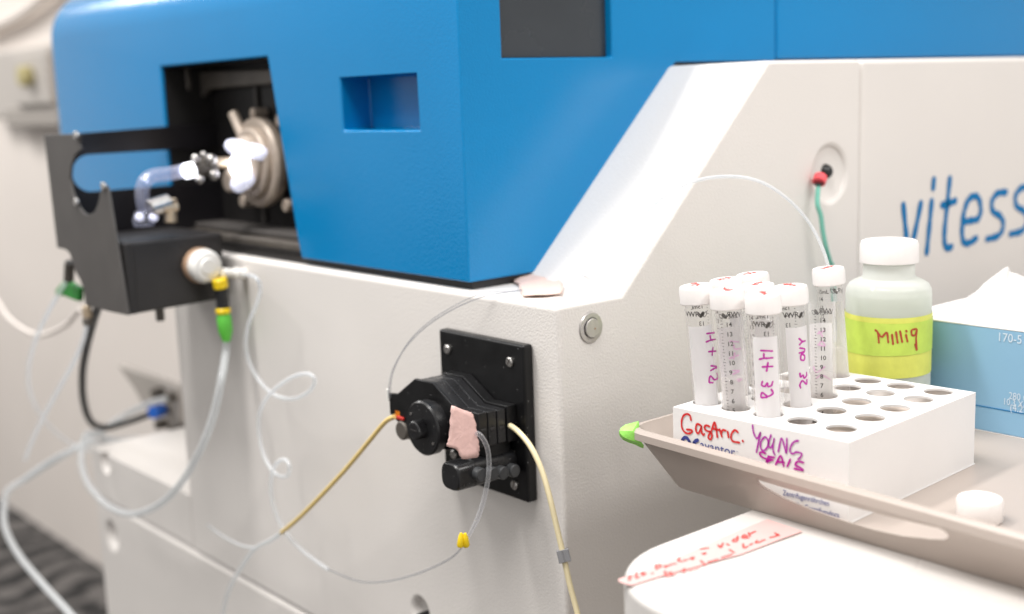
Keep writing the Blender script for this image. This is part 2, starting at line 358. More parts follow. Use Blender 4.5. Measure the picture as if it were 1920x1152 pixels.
# ================================================================== INSTRUMENT
ins = thing('laboratory_instrument', 'large white and blue analytical instrument with a dark side opening and blue lettering', 'instrument', (.6, .43, 0))
TOPZ = 1.3588
prof = [(0, .873), (.3430, .873), (.3430, TOPZ), (.2222, TOPZ), (.060, 1.2), (0, 1.2)]
def dish_at(px, py, r):
    p = P(px, py, 'x', 0); return MB().lathe((-.010, p.y, p.z), (1, 0, 0), [(0, r * 1.25), (.010, r), (.017, r * .72), (.019, r * .4)], 32)
hb = MB().prism([(x, 0, z) for x, z in prof], (0, .592, 0))
ho = raw(hb, 'housing', M['white'])
dc = P(1557, 326, 'y', 0)
dish = MB().lathe((dc.x, -.012, dc.z), (0, 1, 0), [(0, .026), (.012, .0232), (.0150, .0214), (.0163, .018), (.0167, .012)], 40)
cut(ho, [dish, dish_at(788, 1146, .011)]); finish(ho, ins, True, .0065, 4, 30)
sp = MB().prism([(x, 0, z) for x, z in [(.3445, .3), (1.4, .3), (1.4, TOPZ), (.3445, TOPZ)]], (0, .592, 0)); sp.build('side_panel', M['white'], ins, bevel=.0045, seg=4)
bo_ = raw(MB().box((.0, .0, .05), (.343, .862, .8705)), 'base_cabinet', M['white']); cut(bo_, [dish_at(209, 1005, .017)]); finish(bo_, ins, True, .006, 3, 30)
MB().box((.004, .004, .868), (.34, .58, .876)).build('seam_gap', M['gasket'], ins)
bo_ = raw(MB().box((.001, .5935, .873), (.30, .862, .932)), 'rear_ledge', M['white']); cut(bo_, [dish_at(196, 868, .015)]); finish(bo_, ins, True, .006, 3, 30)
MB().box((.22, .594, .934), (.30, .90, 1.204)).build('recess_panel', M['white'], ins, bevel=.003)
p = P(797, 1150, 'x', .004); MB().rod((.012, p.y, p.z - .003), (-.002, p.y, p.z - .003), .0045).build('panel_knob', M['black_plastic'], ins)
hp = [P(x, y, 'x', .125) for x, y in ((218, 684), (262, 700), (338, 728), (338, 806), (300, 800), (268, 760), (250, 728))]
MB().prism(hp, (.012, 0, 0)).build('connector_panel', M['panel_grey'], ins, bevel=.002)
MB().box((.13, .80, .932), (.22, .90, .96)).build('connector_foot', M['white'], ins, bevel=.003)
# blue cover (front part), top and far edges rounded
BX = .004; BY = .1; BZ = 1.206; BT = 1.478; RR = .055
def cover_ring(y, ins_):
    r = RR; out = []
    x1 = .3608
    pts = [(BX, BZ), (.0735, BZ), (.2300, 1.3617), (x1, 1.3617), (x1, BT - ins_)]
    for k in range(9):
        t = k / 8 * PI / 2; pts.append((BX + ins_ + r - r * math.sin(t), BT - ins_ - r + r * math.cos(t)))
    pts[0] = (BX + ins_, BZ)
    return [Vector((x, y, z)) for x, z in pts]
rings = [cover_ring(BY, 0), cover_ring(.915 - .05, 0)]
for k in range(1, 7):
    t = k / 6 * PI / 2; rings.append(cover_ring(.865 + .05 * math.sin(t), .05 * (1 - math.cos(t))))
cb = MB().loft(rings); co = raw(cb, 'cover', M['blue'])
slot = [P(300, 126, 'x', BX), P(501, 106, 'x', BX), P(566, 478, 'x', BX)]
S_TL, S_TR, S_BR = slot
sl = [(S_TL.y, S_TL.z), (S_TR.y, S_TL.z), (S_BR.y + .006, 1.224), (S_BR.y - .002, 1.195), (S_TL.y, 1.195)]
c1 = MB().prism([(-.1, y, z) for y, z in sl], (.158, 0, 0))
r0 = P(637, 146, 'x', BX); r1 = P(786, 244, 'x', BX)
c2 = MB().prism([(-.05, r0.y, r0.z), (-.05, r1.y, r0.z), (-.05, r1.y - .001, r1.z), (-.05, r0.y - .001, r1.z)], (.082, 0, 0))
w0 = P(942, 109, 'y', BY); w1 = P(1148, 107, 'y', BY)
c3 = MB().box((w0.x, .05, w0.z), (w1.x, .112, 1.47))
cut(co, [c1, c2, c3]); finish(co, ins, True, .0022, 3, 32)
MB().box((w0.x + .0006, .1065, w0.z + .0006), (w1.x - .0006, .1112, 1.4694)).build('viewing_pane', M['smoke'], ins)
rc = [(.3632, BY + .0004, 1.3627), (1.4, BY + .0004, 1.3627), (1.4, BY + .0004, BT), (.3632, BY + .0004, BT)]
MB().prism(rc, (0, .7, 0)).build('rear_cover', M['blue'], ins, bevel=.003)
MB().box((.3590, .104, 1.3632), (.365, .8, 1.47)).build('cover_seam', M['brand_blue'], ins)
gk = [(.0105, .104, 1.1995), (.068, .104, 1.1995), (.222, .104, 1.352), (.34, .104, 1.352), (.34, .104, 1.364), (.2275, .104, 1.364), (.0725, .104, 1.2075), (.0105, .104, 1.2075)]
MB().prism(gk, (0, .75, 0)).build('gasket', M['gasket'], ins)
# torch opening: liner, trim, ledge
ln = MB()
e = .0012
y0, y1 = S_TL.y - e, S_TR.y + e; zt = S_TL.z - e
A_ = [(.0068, y0, zt), (.0068, y1, zt), (.0068, S_BR.y + .004, 1.209), (.0068, y0, 1.209)]
B_ = [(.0570, p[1], p[2]) for p in A_]
ln.add(A_ + B_, [(0, 1, 5, 4), (1, 2, 6, 5), (2, 3, 7, 6), (3, 0, 4, 7), (4, 5, 6, 7)])
ln.build('chamber_liner', M['chamber'], ins, smooth=False)
a = P(345, 136, 'x', .046); b = P(520, 128, 'x', .046); c = P(520, 158, 'x', .046); d = P(392, 168, 'x', .046)
f_ = P(328, 236, 'x', .046); g_ = P(318, 228, 'x', .046)
q1_ = [P(x, y, 'x', .03) for x, y in ((300, 120), (345, 116), (352, 160), (338, 232), (300, 238))]
MB().prism(q1_, (.005, 0, 0)).build('chamber_trim', M['dark_metal'], ins, bevel=.002)
MB().prism([a, b, c, d, f_, g_], (.006, 0, 0)).build('chamber_trim', M['dark_metal'], ins, bevel=.002)
a = P(418, 468, 'x', .02); b = P(566, 478, 'x', .02)
MB().box((.0125, S_BR.y + .008, 1.2092), (.056, y0 - .002, 1.2165)).build('chamber_sill', M['dark_metal'], ins, bevel=.0015)
MB().box((.024, S_BR.y + .012, 1.2166), (.0565, y0 - .003, 1.2225)).build('sill_step', M['black_sheet'], ins, bevel=.0015)
MB().box((.053, .485, 1.225), (.0568, .490, 1.370)).build('chamber_rib', M['black_sheet'], ins, bevel=.001)
# push button
bp = P(1109, 615, 'y', -.001)
bt = MB().lathe((bp.x, .001, bp.z), (0, -1, 0), [(0, .0108), (.0014, .0108), (.0021, .0103), (.0023, .0074), (.0012, .0070), (.0012, .0068)], 48); pbn = bt.build('power_button', M['button_metal'], ins)
MB().lathe((bp.x, -.0016, bp.z), (0, -1, 0), [(0, .0066), (.0009, .0066), (.0012, .0063)], 40).build('button_cap', M['button_metal'], pbn)
MB().cyl((bp.x + .0016, -.0027, bp.z - .0006), (bp.x + .0016, -.0031, bp.z - .0006), .0007, 12).build('button_mark', M['tan'], pbn)
# blue lettering on the side panel
lt = MB(); Zv = lambda *p: [P(x, y, 'y', -.0006) for x, y in Z(1620, 280, 4.113, p)]
nv = Vector((0, -1, 0)); wl = .0066
for st in ([(305, 432), (325, 640), (345, 830)], [(440, 418), (398, 625), (349, 830)], [(524, 402), (505, 600), (485, 798)], [(541, 235), (538, 268), (535, 298)],
           [(664, 228), (645, 410), (622, 640), (625, 730), (646, 764), (676, 752)], [(604, 432), (655, 418), (706, 398)],
           [(768, 562), (820, 552), (880, 536), (902, 470), (888, 385), (850, 362), (803, 398), (770, 500), (757, 620), (768, 712), (808, 724), (868, 688)],
           [(1098, 332), (1030, 342), (988, 405), (996, 478), (1055, 520), (1076, 590), (1040, 665), (950, 694)],
           [(1290, 288), (1215, 300), (1170, 362), (1180, 440), (1240, 482), (1262, 552), (1222, 628), (1130, 655)],
           [(1350, 500), (1400, 490), (1450, 474), (1470, 410), (1455, 330), (1420, 310), (1376, 345), (1345, 440), (1330, 560), (1340, 640), (1380, 655), (1440, 620)]):
    lt.ribbon(Zv(*st), nv, wl, sub=8)
lt.build('lettering', M['brand_blue'], ins, smooth=False)

# plasma torch in the opening: flange, bolts, glass, glow
to = thing('plasma_torch', 'glowing white plasma torch with bent glass tube in the dark opening', 'torch', (.04, .45, 1.28))
fc = P(501, 304, 'x', .044)
fl = MB().lathe(fc, (-1, 0, 0), [(0, .040), (.004, .0425), (.011, .0425), (.014, .040)], 48); flo = fl.build('flange', M['flange'], to)
MB().lathe(fc + Vector((-.014, 0, 0)), (-1, 0, 0), [(0, .033), (.004, .033), (.006, .031), (.006, .026), (.010, .025), (.012, .022)], 40).build('flange_collar', M['flange'], to)
for px, py, r in ((453, 378, .0062), (533, 386, .0062), (472, 213, .005), (521, 226, .006)):
    p = P(px, py, 'x', .04); MB().rod(p + Vector((.016, 0, 0)), p, r).build('bolt', M['flange'], to)
a = P(437, 212, 'x', .03); b = P(458, 262, 'x', .03); MB().rod(a, b, .0052).build('lever', M['flange'], to)
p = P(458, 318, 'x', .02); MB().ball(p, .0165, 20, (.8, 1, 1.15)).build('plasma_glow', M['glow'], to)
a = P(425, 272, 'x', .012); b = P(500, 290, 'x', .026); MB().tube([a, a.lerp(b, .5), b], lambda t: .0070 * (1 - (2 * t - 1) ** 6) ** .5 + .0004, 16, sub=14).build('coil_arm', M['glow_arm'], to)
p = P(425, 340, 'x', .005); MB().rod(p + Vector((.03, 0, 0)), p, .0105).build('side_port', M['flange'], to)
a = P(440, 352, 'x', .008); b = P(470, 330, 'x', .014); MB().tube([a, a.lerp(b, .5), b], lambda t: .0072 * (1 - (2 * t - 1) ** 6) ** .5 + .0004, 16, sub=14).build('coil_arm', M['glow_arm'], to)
TY = .47
gp = [P(*q, 'y', TY) for q in ((272, 398), (267, 372), (268, 350), (276, 336), (292, 329), (318, 326), (345, 321), (362, 319))]
MB().tube(gp, .0062, 16).build('glass_elbow', M['quartz'], to)
MB().tube(gp, .0030, 10).build('inner_capillary', M['quartz'], to)
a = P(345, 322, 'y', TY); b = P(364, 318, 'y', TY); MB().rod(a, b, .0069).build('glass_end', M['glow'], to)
a = P(362, 320, 'y', TY); b = P(402, 308, 'y', TY); MB().rod(a, b, .0090).build('ball_clamp', M['dark_metal'], to)
for px, py, r in ((367, 297, .004), (396, 300, .0055), (375, 337, .004), (401, 328, .0052), (382, 290, .003)):
    MB().ball(P(px, py, 'y', TY - .008), r, 12).build('clamp_screw', M['steel'], to)
a = P(402, 306, 'y', TY); b = P(438, 305, 'y', TY); MB().rod(a, b, .0050).build('injector', M['brass'], to)
p = P(268, 399, 'y', TY); MB().lathe(p + Vector((0, 0, -.012)), (0, 0, 1), [(0, .009), (.006, .0098), (.013, .0068)], 24).build('glass_socket', M['quartz'], to)
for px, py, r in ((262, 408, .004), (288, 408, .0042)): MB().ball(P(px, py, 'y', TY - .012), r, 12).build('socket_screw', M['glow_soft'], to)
a = P(280, 392, 'y', TY - .01); b = P(318, 380, 'y', TY - .01); MB().rod(a, b, .0082).build('socket_clamp', M['steel'], to)
a = P(305, 391, 'y', TY - .014); b = P(332, 388, 'y', TY - .014); MB().rod(a, b, .0046).build('thumb_screw', M['brass'], to)
a = P(319, 372, 'y', TY - .012); b = P(320, 418, 'y', TY - .012); MB().rod(a, b, .0058).build('clamp_post', M['brass'], to)

# black spray chamber housing hung in front of the opening
sc = thing('spray_chamber', 'black box with cut out black plates hung at the torch opening', 'spray chamber', (-.06, .48, 1.16))
YB = .45
bx = [P(240, 456, 'y', YB), P(417, 436, 'y', YB), P(424, 557, 'y', YB), P(243, 590, 'y', YB)]
bx = [Vector((-.1035, YB, 1.2232)), Vector((-.0108, YB, 1.2232)), Vector((-.0115, YB, 1.1610)), Vector((-.1055, YB, 1.1583))]
MB().prism(bx, (0, .105, 0)).build('chamber_box', M['black_block'], sc, bevel=.003)
MB().box((-.0995, YB - .002, 1.159), (-.1075, YB + .10, 1.2225)).build('box_end', M['gasket'], sc, bevel=.001)
XF = -.112
zf = lambda *pts: [P(x, y, 'x', XF) for x, y in pts]
fp = zf((82, 253), (150, 251), (148, 270), (150, 281), (140, 292), (133, 312), (131, 335), (135, 360), (143, 380), (152, 395), (160, 402), (169, 403), (178, 396), (184, 380), (189, 355), (193, 346), (200, 350), (205, 372), (240, 592), (206, 585), (160, 573), (157, 545), (150, 525), (142, 512), (130, 475), (122, 468), (107, 465))
MB().prism(fp, (.0025, 0, 0)).build('front_plate', M['black_sheet'], sc, bevel=.0006, seg=2)
# plate behind, running into the opening, with its long oval window
YP = .580
ov = []
oc = [P(168, 328, 'y', YP), P(330, 315, 'y', YP)]
sp_ = raw(MB().prism([P(100, 257, 'y', YP), P(150, 250, 'y', YP), P(330, 236, 'y', YP), P(420, 228, 'y', YP), P(430, 446, 'y', YP), P(215, 446, 'y', YP), P(120, 446, 'y', YP)], (0, -.003, 0)), 'side_plate', M['plate_black'])
zt0 = P(200, 290, 'y', YP).z; zb0 = P(200, 359, 'y', YP).z; xl = P(134, 330, 'y', YP).x; xr = P(420, 315, 'y', YP).x
rr = (zt0 - zb0) / 2; zc = (zt0 + zb0) / 2 + .001
ovp = [(xl + rr - rr * math.cos(t), zc + rr * math.sin(t)) for t in [PI / 2 - PI * k / 16 * 1.0 for k in range(17)]]
ovp = [(xl + rr + rr * math.cos(PI / 2 + PI * k / 16), zc + rr * math.sin(PI / 2 + PI * k / 16)) for k in range(17)] + [(xr + rr * math.sin(PI * k / 16), zc - rr * math.cos(PI * k / 16)) for k in range(17)]
cut(sp_, [MB().prism([(x, YP - .05, z) for x, z in ovp], (0, .1, 0))]); finish(sp_, sc, True, .0006, 2)
for q in ((146, 379), (146, 254), (197, 349)):
    p = P(*q, 'x', XF); MB().rod(p, p + Vector((-.003, 0, 0)), .0036).build('plate_screw', M['steel'], sc)
# white end cap and fittings on the box
ec = P(388, 500, 'y', YB - .016); ax = Vector((0, 1, 0))
MB().lathe((ec.x, YB - .0005, ec.z), (0, -1, 0), [(0, .0165), (.006, .0165), (.0065, .015)], 36).build('seal_ring', M['tan'], sc)
MB().lathe((ec.x, YB - .0065, ec.z), (0, -1, 0), [(0, .0150), (.004, .0158), (.009, .0150), (.012, .0120), (.0125, .008), (.014, .007)], 36).build('end_cap', M['white_ptfe'], sc)
a = P(416, 511, 'y', YB - .018); b = P(458, 514, 'y', YB - .018)
MB().lathe(a, b - a, [(0, .0042), (.012, .0042), (.013, .0056), ((b - a).length, .005)], 24).build('sample_fitting', M['white_ptfe'], sc)
a = P(412, 535, 'y', YB - .022); b = P(415, 541, 'y', YB - .022); MB().rod(a + Vector((0, 0, .006)), b, .0068).build('drain_collar', M['yellow'], sc)
c = P(418, 578, 'y', YB - .022); MB().rod(b, c, .0058).build('drain_body', M['black_plastic'], sc)
d = P(419, 588, 'y', YB - .022); MB().rod(c, d, .0070).build('drain_collar', M['yellow'], sc)
e_ = P(425, 640, 'y', YB - .022)
MB().lathe(d, e_ - d, [(0, .0055), (.004, .0068), (.016, .0068), ((e_ - d).length, .0036)], 20).build('drain_sleeve', M['green_light'], sc)
# screws / stubs under the box
p = P(163, 585, 'x', -.10); MB().rod(p + Vector((0, 0, .006)), p + Vector((0, 0, -.006)), .0045).build('brass_nut', M['brass'], sc)
MB().rod(p + Vector((0, 0, -.006)), p + Vector((0, 0, -.013)), .0048).build('hose_barb', M['dark_metal'], sc)
p = P(300, 590, 'y', YB + .03); MB().rod(p + Vector((0, 0, .02)), p + Vector((0, 0, -.006)), .004).build('mount_stud', M['dark_metal'], sc)
p = P(128, 505, 'x', -.10); MB().rod(p + Vector((0, -.006, .008)), p + Vector((0, .002, -.012)), .005).build('elbow_barb', M['dark_metal'], sc)

# ================================================================== PUMP
pu = thing('peristaltic_pump', 'black peristaltic pump screwed on a square black plate with a round knob', 'pump', (-.004, .074, 1.05))
TL = P(822, 618, 'x', -.009); TR = P(982, 646, 'x', -.009); BR = P(990, 946, 'x', -.009); BL = P(835, 888, 'x', -.009)
ym0, ym1 = .1222, .0262; zm0, zm1 = 1.1712, 1.0590
MB().box((-.0002, ym0, zm0), (-.009, ym1, zm1)).build('mounting_plate', M['black'], pu, bevel=.0020)
def screw(p, nx, r, ang):
    o = raw(MB().lathe(p, nx, [(0, r), (.0012, r), (.0020, r * .8)], 24), 'screw', M['steel'])
    u, w = frame(nx); d = u * math.cos(ang) + w * math.sin(ang); e2 = nx.cross(d); q = p + nx * .0013
    s = MB().prism([q + d * r * 1.2 + e2 * r * .14, q + d * r * 1.2 - e2 * r * .14, q - d * r * 1.2 - e2 * r * .14, q - d * r * 1.2 + e2 * r * .14], nx * .003)
    cut(o, [s]); finish(o, pu, True)
for q, an in (((840, 655), .3), ((957, 679), 1.0), ((966, 909), 1.2), ((852, 852), .7)):
    screw(P(*q, 'x', -.009), Vector((-1, 0, 0)), .0035, an)
sec = [(.1395, 1.1262), (.1285, 1.1275), (.1060, 1.1422), (.0840, 1.1428), (.0600, 1.1290), (.0480, 1.1290), (.0480, 1.1030), (.070, 1.0960), (.110, 1.0960), (.1395, 1.1105)]
MB().prism([(-.0415, y, z) for y, z in sec], (-.003, 0, 0)).build('front_housing', M['black'], pu, bevel=.0008)
back = [(y, z) for y, z in sec]; back[5] = (.0357, 1.1290); back[6] = (.0355, 1.1030); back[4] = (.0590, 1.1285)
MB().prism([(-.0092, y, z) for y, z in back], (-.0085, 0, 0)).build('rear_housing', M['black'], pu, bevel=.0008)
xs = [-.0180, -.0258, -.0336, -.0412]
for k in range(3):                                    # cassette slices between the housings
    dd = .0004 * k
    s3 = [(.1330, 1.1245), (.1265, 1.1265), (.1050, 1.1412), (.0845, 1.1418), (.0590, 1.1272), (.0372 + dd, 1.1272 + .0003 * k), (.0370 + dd, 1.1035), (.070, 1.0970), (.110, 1.0970), (.1330, 1.1105)]
    cs = MB().prism([(xs[k], y, z) for y, z in s3], (-.0074, 0, 0)); cso = cs.build('cassette', M['black_plastic'], pu, bevel=.0007)
    if k < 3:
        zc_ = 1.1140 + .0006 * k; xa = xs[k] - .0016; xb = xs[k] - .0060
        MB().box((xa, .0366 + dd, zc_ - .0012), (xb, .045, zc_ + .0012)).build('tube_slot', M['gasket'], cso, bevel=.0006)
for k in range(4):                                    # thin bright wear lines on the cassette tops
    pass
dcn = P(791, 804, 'x', -.055); KR = .0196
MB().lathe((-.0446, dcn.y, dcn.z), (-1, 0, 0), [(0, KR * .93), (.003, KR * .93), (.0032, KR), (.0092, KR), (.0104, KR - .0012)], 64).build('disc_knob', M['black_plastic'], pu)
kn = MB(); kc = Vector((-.055, dcn.y, dcn.z)); nk = 36
ring = lambda x, r, amp: [kc + Vector((x, (r + amp * (i % 2)) * math.cos(2 * PI * i / (nk * 2)), (r + amp * (i % 2)) * math.sin(2 * PI * i / (nk * 2)))) for i in range(nk * 2)]
kn.loft([ring(0, .0062, .0006), ring(-.0062, .0062, .0006), ring(-.0070, .0056, 0)])
ko = kn.build('centre_knob', M['black_plastic'], pu, angle=20)
MB().box((-.0619, dcn.y - .004, dcn.z - .0005), (-.0624, dcn.y + .004, dcn.z + .0005)).build('knob_mark', M['gasket'], ko)
for sgn in (1, -1):
    MB().cyl((-.0549, dcn.y + .0125 * sgn, dcn.z + .0085 * sgn), (-.0554, dcn.y + .0125 * sgn, dcn.z + .0085 * sgn), .0011, 14).build('disc_pin', M['steel'], pu)
p = P(752, 808, 'x', -.046); MB().rod((-.036, p.y, p.z), (-.0465, p.y, p.z), .0072).build('roller', M['dark_metal'], pu)
MB().box((-.030, p.y - .012, p.z - .009), (-.038, p.y + .003, p.z + .004)).build('roller_block', M['black'], pu, bevel=.001)
# clamp bar with four adjusting knobs
lv = []
for k in range(28):
    t = 2 * PI * k / 28; cx_, cz_ = math.cos(t), math.sin(t)
    pw = 3.2; lv.append((.0465 + .0102 * math.copysign(abs(cx_) ** (2 / pw), cx_), 1.0860 + .0098 * math.copysign(abs(cz_) ** (2 / pw), cz_)))
lb = MB(); rg = lambda x, s: [Vector((x, .0465 + (y - .0465) * s, 1.0860 + (z - 1.0860) * s)) for y, z in lv]
lb.loft([rg(-.0095, .96), rg(-.046, 1), rg(-.0462, .975), rg(-.0466, .975), rg(-.0468, 1), rg(-.0590, .985), rg(-.0604, .95), rg(-.0612, .88)]); lbo = lb.build('clamp_bar', M['black_plastic'], pu)
MB().box((-.012, .040, 1.094), (-.034, .075, 1.1035)).build('clamp_hinge', M['black'], pu, bevel=.001)
for px, py in ((904, 891), (927, 889), (946, 888), (967, 884)):
    p = P(px, py, 'y', .0310); MB().rod((p.x, .0375, p.z), (p.x, .0310, p.z), .0047, .16, 26).build('adjusting_knob', M['knob_grey'], lbo)
    

# pink tape over the pump side
def sheet(name, pts, thick, m, label, cat, nrm, wav=.0006, group=None, flat=False):
    """paper piece: outline triangulated on a fine fan, slightly wavy, real thickness"""
    pts = [Vector(p) for p in pts]; c = sum(pts, Vector()) / len(pts); n = len(pts); g = MB(); K = 5
    rows = [[c.lerp(p, k / K) + nrm * (wav * math.sin(k * 1.7 + i * 1.1)) * (k / K) for i, p in enumerate(pts)] for k in range(1, K + 1)]
    v = [c] + [q for r in rows for q in r]; f = [(0, 1 + i, 1 + (i + 1) % n) for i in range(n)]
    for k in range(K - 1):
        for i in range(n): a = 1 + k * n; f.append((a + i, a + n + i, a + n + (i + 1) % n, a + (i + 1) % n))
    g.add(v, f); o = g.build(name, m, angle=60, smooth=not flat); so = o.modifiers.new('solid', 'SOLIDIFY'); so.thickness = thick; so.offset = 0
    return tag(o, label, cat, group) if label else o
tz = Z(650, 720, 3.84, [(757, 155), (830, 182), (890, 203), (900, 212), (915, 232), (922, 262), (930, 290), (934, 330), (940, 370), (948, 420), (957, 466), (952, 500), (945, 530), (890, 538), (830, 541), (808, 500), (785, 466), (750, 458), (719, 449), (732, 400), (742, 350), (745, 300), (746, 250), (750, 200)])
rj = random.Random(11); tz = [(a[0] + (b[0] - a[0]) * k / 3 + rj.uniform(-.9, .9), a[1] + (b[1] - a[1]) * k / 3 + rj.uniform(-.9, .9)) for a, b in zip(tz, tz[1:] + tz[:1]) for k in range(3)]
def pk(x, y):
    q = P(x, y, 'y', .0345); q2 = P(x, y, 'x', -.0475)
    return q2 if q2.y > .0352 and y < 790 and False else q
sheet('pink_tape', [pk(x, y) for x, y in tz], .0003, M['tape'], 'torn pink paper tape stuck on the side of the black pump', 'tape', Vector((0, -1, 0)), .00015)

# ================================================================== TUBING
def tubing(name, spec, r, m, label, n=10, sub=10, cat='tubing', par=None):
    o = MB().tube([P(*s) if len(s) == 4 else Vector(s) for s in spec], r, n, sub=sub).build(name, m, par)
    return tag(o, label, cat) if label else o
# capillary: pump inlet -> tape on the shelf, then arc into the open tube
zsh = 1.2008
c1 = [(729, 748, 'x', -.046), (730, 722, 'x', -.046), (738, 690, 'x', -.040), (762, 650, 'x', -.034), (800, 612, 'x', -.026), (850, 580, 'x', -.016), (905, 557, 'x', -.006), (948, 549, 'z', zsh + .002), (985, 545, 'z', zsh + .0006)]
tubing('inlet_line', c1, .00048, M['faint_tube'], 'thin clear capillary arching from the pump up to the taped shelf', n=8)
tubing('inlet_line', [(c[0] + (3 if i < 6 else 0), c[1] - (7 if 2 < i < 7 else 2), c[2], c[3]) for i, c in enumerate(c1)], .00038, M['faint_tube'], 'thin shadow line doubling the capillary just above it between the pump and the taped shelf', n=8)  # doubled shadow line of the one capillary, built as a thinner tube
c2 = [(1030, 538, 'z', zsh + .0006), (1075, 528, 'z', zsh + .001), (1110, 500, 'y', .030), (1150, 462, 'y', .020), (1200, 410, 'y', .0), (1255, 362, 'y', -.02), (1310, 338, 'y', -.04), (1370, 331, 'y', -.055), (1425, 341, 'y', -.075), (1475, 372, 'y', -.09), (1515, 415, 'y', -.10), (1543, 468, 'y', -.11), (1558, 520, 'y', -.117), (1566, 570, 'y', -.12), (1566, 640, 'y', -.124)]
tubing('sample_capillary', c2, .0011, M['clear_tube'], 'clear capillary arching over from the taped shelf down into the open sample tube', n=10)
# tape on the shelf
ts = Z(900, 500, 9.6, [(610, 110), (800, 112), (1000, 122), (1200, 145), (1330, 200), (1440, 275), (1495, 330), (1490, 400), (1470, 470), (1380, 490), (1200, 520), (1000, 528), (780, 535), (740, 460), (690, 300), (612, 275)])
o = sheet('shelf_tape', [P(x, y, 'z', zsh + .0012 + .002 * max(0, (x - 1030) / 60) + (.0028 if y < 520 else .0006 * math.sin(x * .3))) for x, y in ts], .0004, M['tape_white'], 'pale pink tape holding the capillary on the white shelf beside the blue cover', 'tape', Vector((0, 0, 1)), .0006)
# orange stop and pump tubing on the left
os_ = MB(); a = P(736, 770, 'x', -.046); b = P(745, 783, 'x', -.046); os_.box((-.0395, a.y - .0005, a.z + .001), (-.0445, b.y - .002, b.z - .0005))
os_.build('pump_tube_stop', M['orange'], bevel=.0008)
tag(bpy.data.objects['pump_tube_stop'], 'small orange stop clipped where tubing enters the left of the pump', 'tube stop')
a = P(752, 783, 'x', -.044); tag(MB().box((-.040, a.y + .004, a.z + .0010), (-.046, a.y - .005, a.z - .0015)).build('red_tube_stop', M['red_plastic'], bevel=.0006), 'dark red stop beside the orange one, half under the pump disc', 'tube stop')
p = P(728, 752, 'x', -.046); tag(MB().rod(p + Vector((0, 0, .009)), p, .0011).build('capillary_sleeve', M['white_ptfe']), 'tiny white sleeve on the capillary end above the orange stop', 'sleeve')
tubing('amber_tubing', [(741, 781, 'x', -.045), (722, 792, 'x', -.045), (690, 830, 'x', -.045), (650, 878, 'x', -.045), (600, 932, 'x', -.044), (560, 972, 'x', -.042), (528, 999, 'x', -.040)], .0019, M['amber_tube'], 'amber pump tubing slanting down left from the pump in front of the white panel')
tubing('waste_tubing', [(530, 997, 'x', -.040), (510, 1012, 'x', -.040), (478, 1029, 'x', -.038), (455, 1060, 'x', -.035), (432, 1100, 'x', -.032), (420, 1140, 'x', -.03), (414, 1180, 'x', -.03)], .0019, M['milky_tube'], 'milky tubing dropping out of frame from the end of the amber tubing')
tubing('waste_branch', [(482, 1028, 'x', -.037), (455, 1024, 'x', -.034), (425, 1010, 'x', -.03), (402, 995, 'x', -.028), (390, 985, 'x', -.02)], .0013, M['milky_tube'], 'short milky tube end joining the waste tubing from the left')
# cream tubing right of the pump, with its grey stop
tubing('cream_tubing', [(938, 800, 'x', -.0135), (952, 797, 'x', -.0145), (972, 810, 'x', -.020), (995, 838, 'x', -.022), (1015, 880, 'x', -.022), (1030, 930, 'x', -.022), (1043, 985, 'x', -.021), (1056, 1040, 'x', -.020), (1068, 1095, 'x', -.019), (1080, 1140, 'x', -.018), (1092, 1190, 'x', -.018)], .00195, M['cream_tube'], 'cream pump tubing curving down from the right of the pump past the corner', n=14)
a = P(1057, 1042, 'x', -.020); ca = ray(1057, 1042)
o = MB(); u_ = (P(1066, 1084, 'x', -.0195) - P(1052, 1024, 'x', -.020)).normalized(); s_ = u_.cross(ca).normalized(); f2 = s_.cross(u_)
o.prism([a + s_ * x + u_ * .0042 + f2 * y for x, y in ((-.0042, .0026), (-.0042, -.0026), (-.0008, -.0030), (.0006, -.0022), (.0040, -.0034), (.0042, .0026))], u_ * -.0084)
tag(o.build('tube_stop', M['clip'], bevel=.0004), 'small grey stop clipped on the cream tubing', 'tube stop')
# clear line out of the pump, yellow stop, long thin sample line with two loops
tubing('outlet_tubing', [(893, 812, 'y', .0335), (902, 818, 'y', .0300), (913, 838, 'y', .028), (917, 868, 'y', .028), (914, 905, 'y', .028), (905, 945, 'y', .029), (893, 978, 'y', .030), (880, 1003, 'y', .031), (872, 1017, 'y', .032)], lambda t: .00165 - .0009 * min(1, max(0, (t - .72) / .28)), M['glassy_tube'], 'clear glassy tubing curving down from behind the pink tape to the yellow stop', n=14)
p = P(869, 1013, 'y', .032); yc = MB()
for dx, dz in ((-.0012, 0), (.0011, -.0004)):
    yc.lathe(p + Vector((dx * RX.x * 1.1, dx * RX.y * 1.1, dz + .005)), (-.10 * (1 if dx < 0 else -1), .05, -1), [(0, .0010), (.0025, .0019), (.0085, .0025), (.0098, .0019)], 14)
yc.build('yellow_stop', M['yellow']); tag(bpy.data.objects['yellow_stop'], 'bright yellow forked stop at the low end of the clear tubing', 'tube stop')
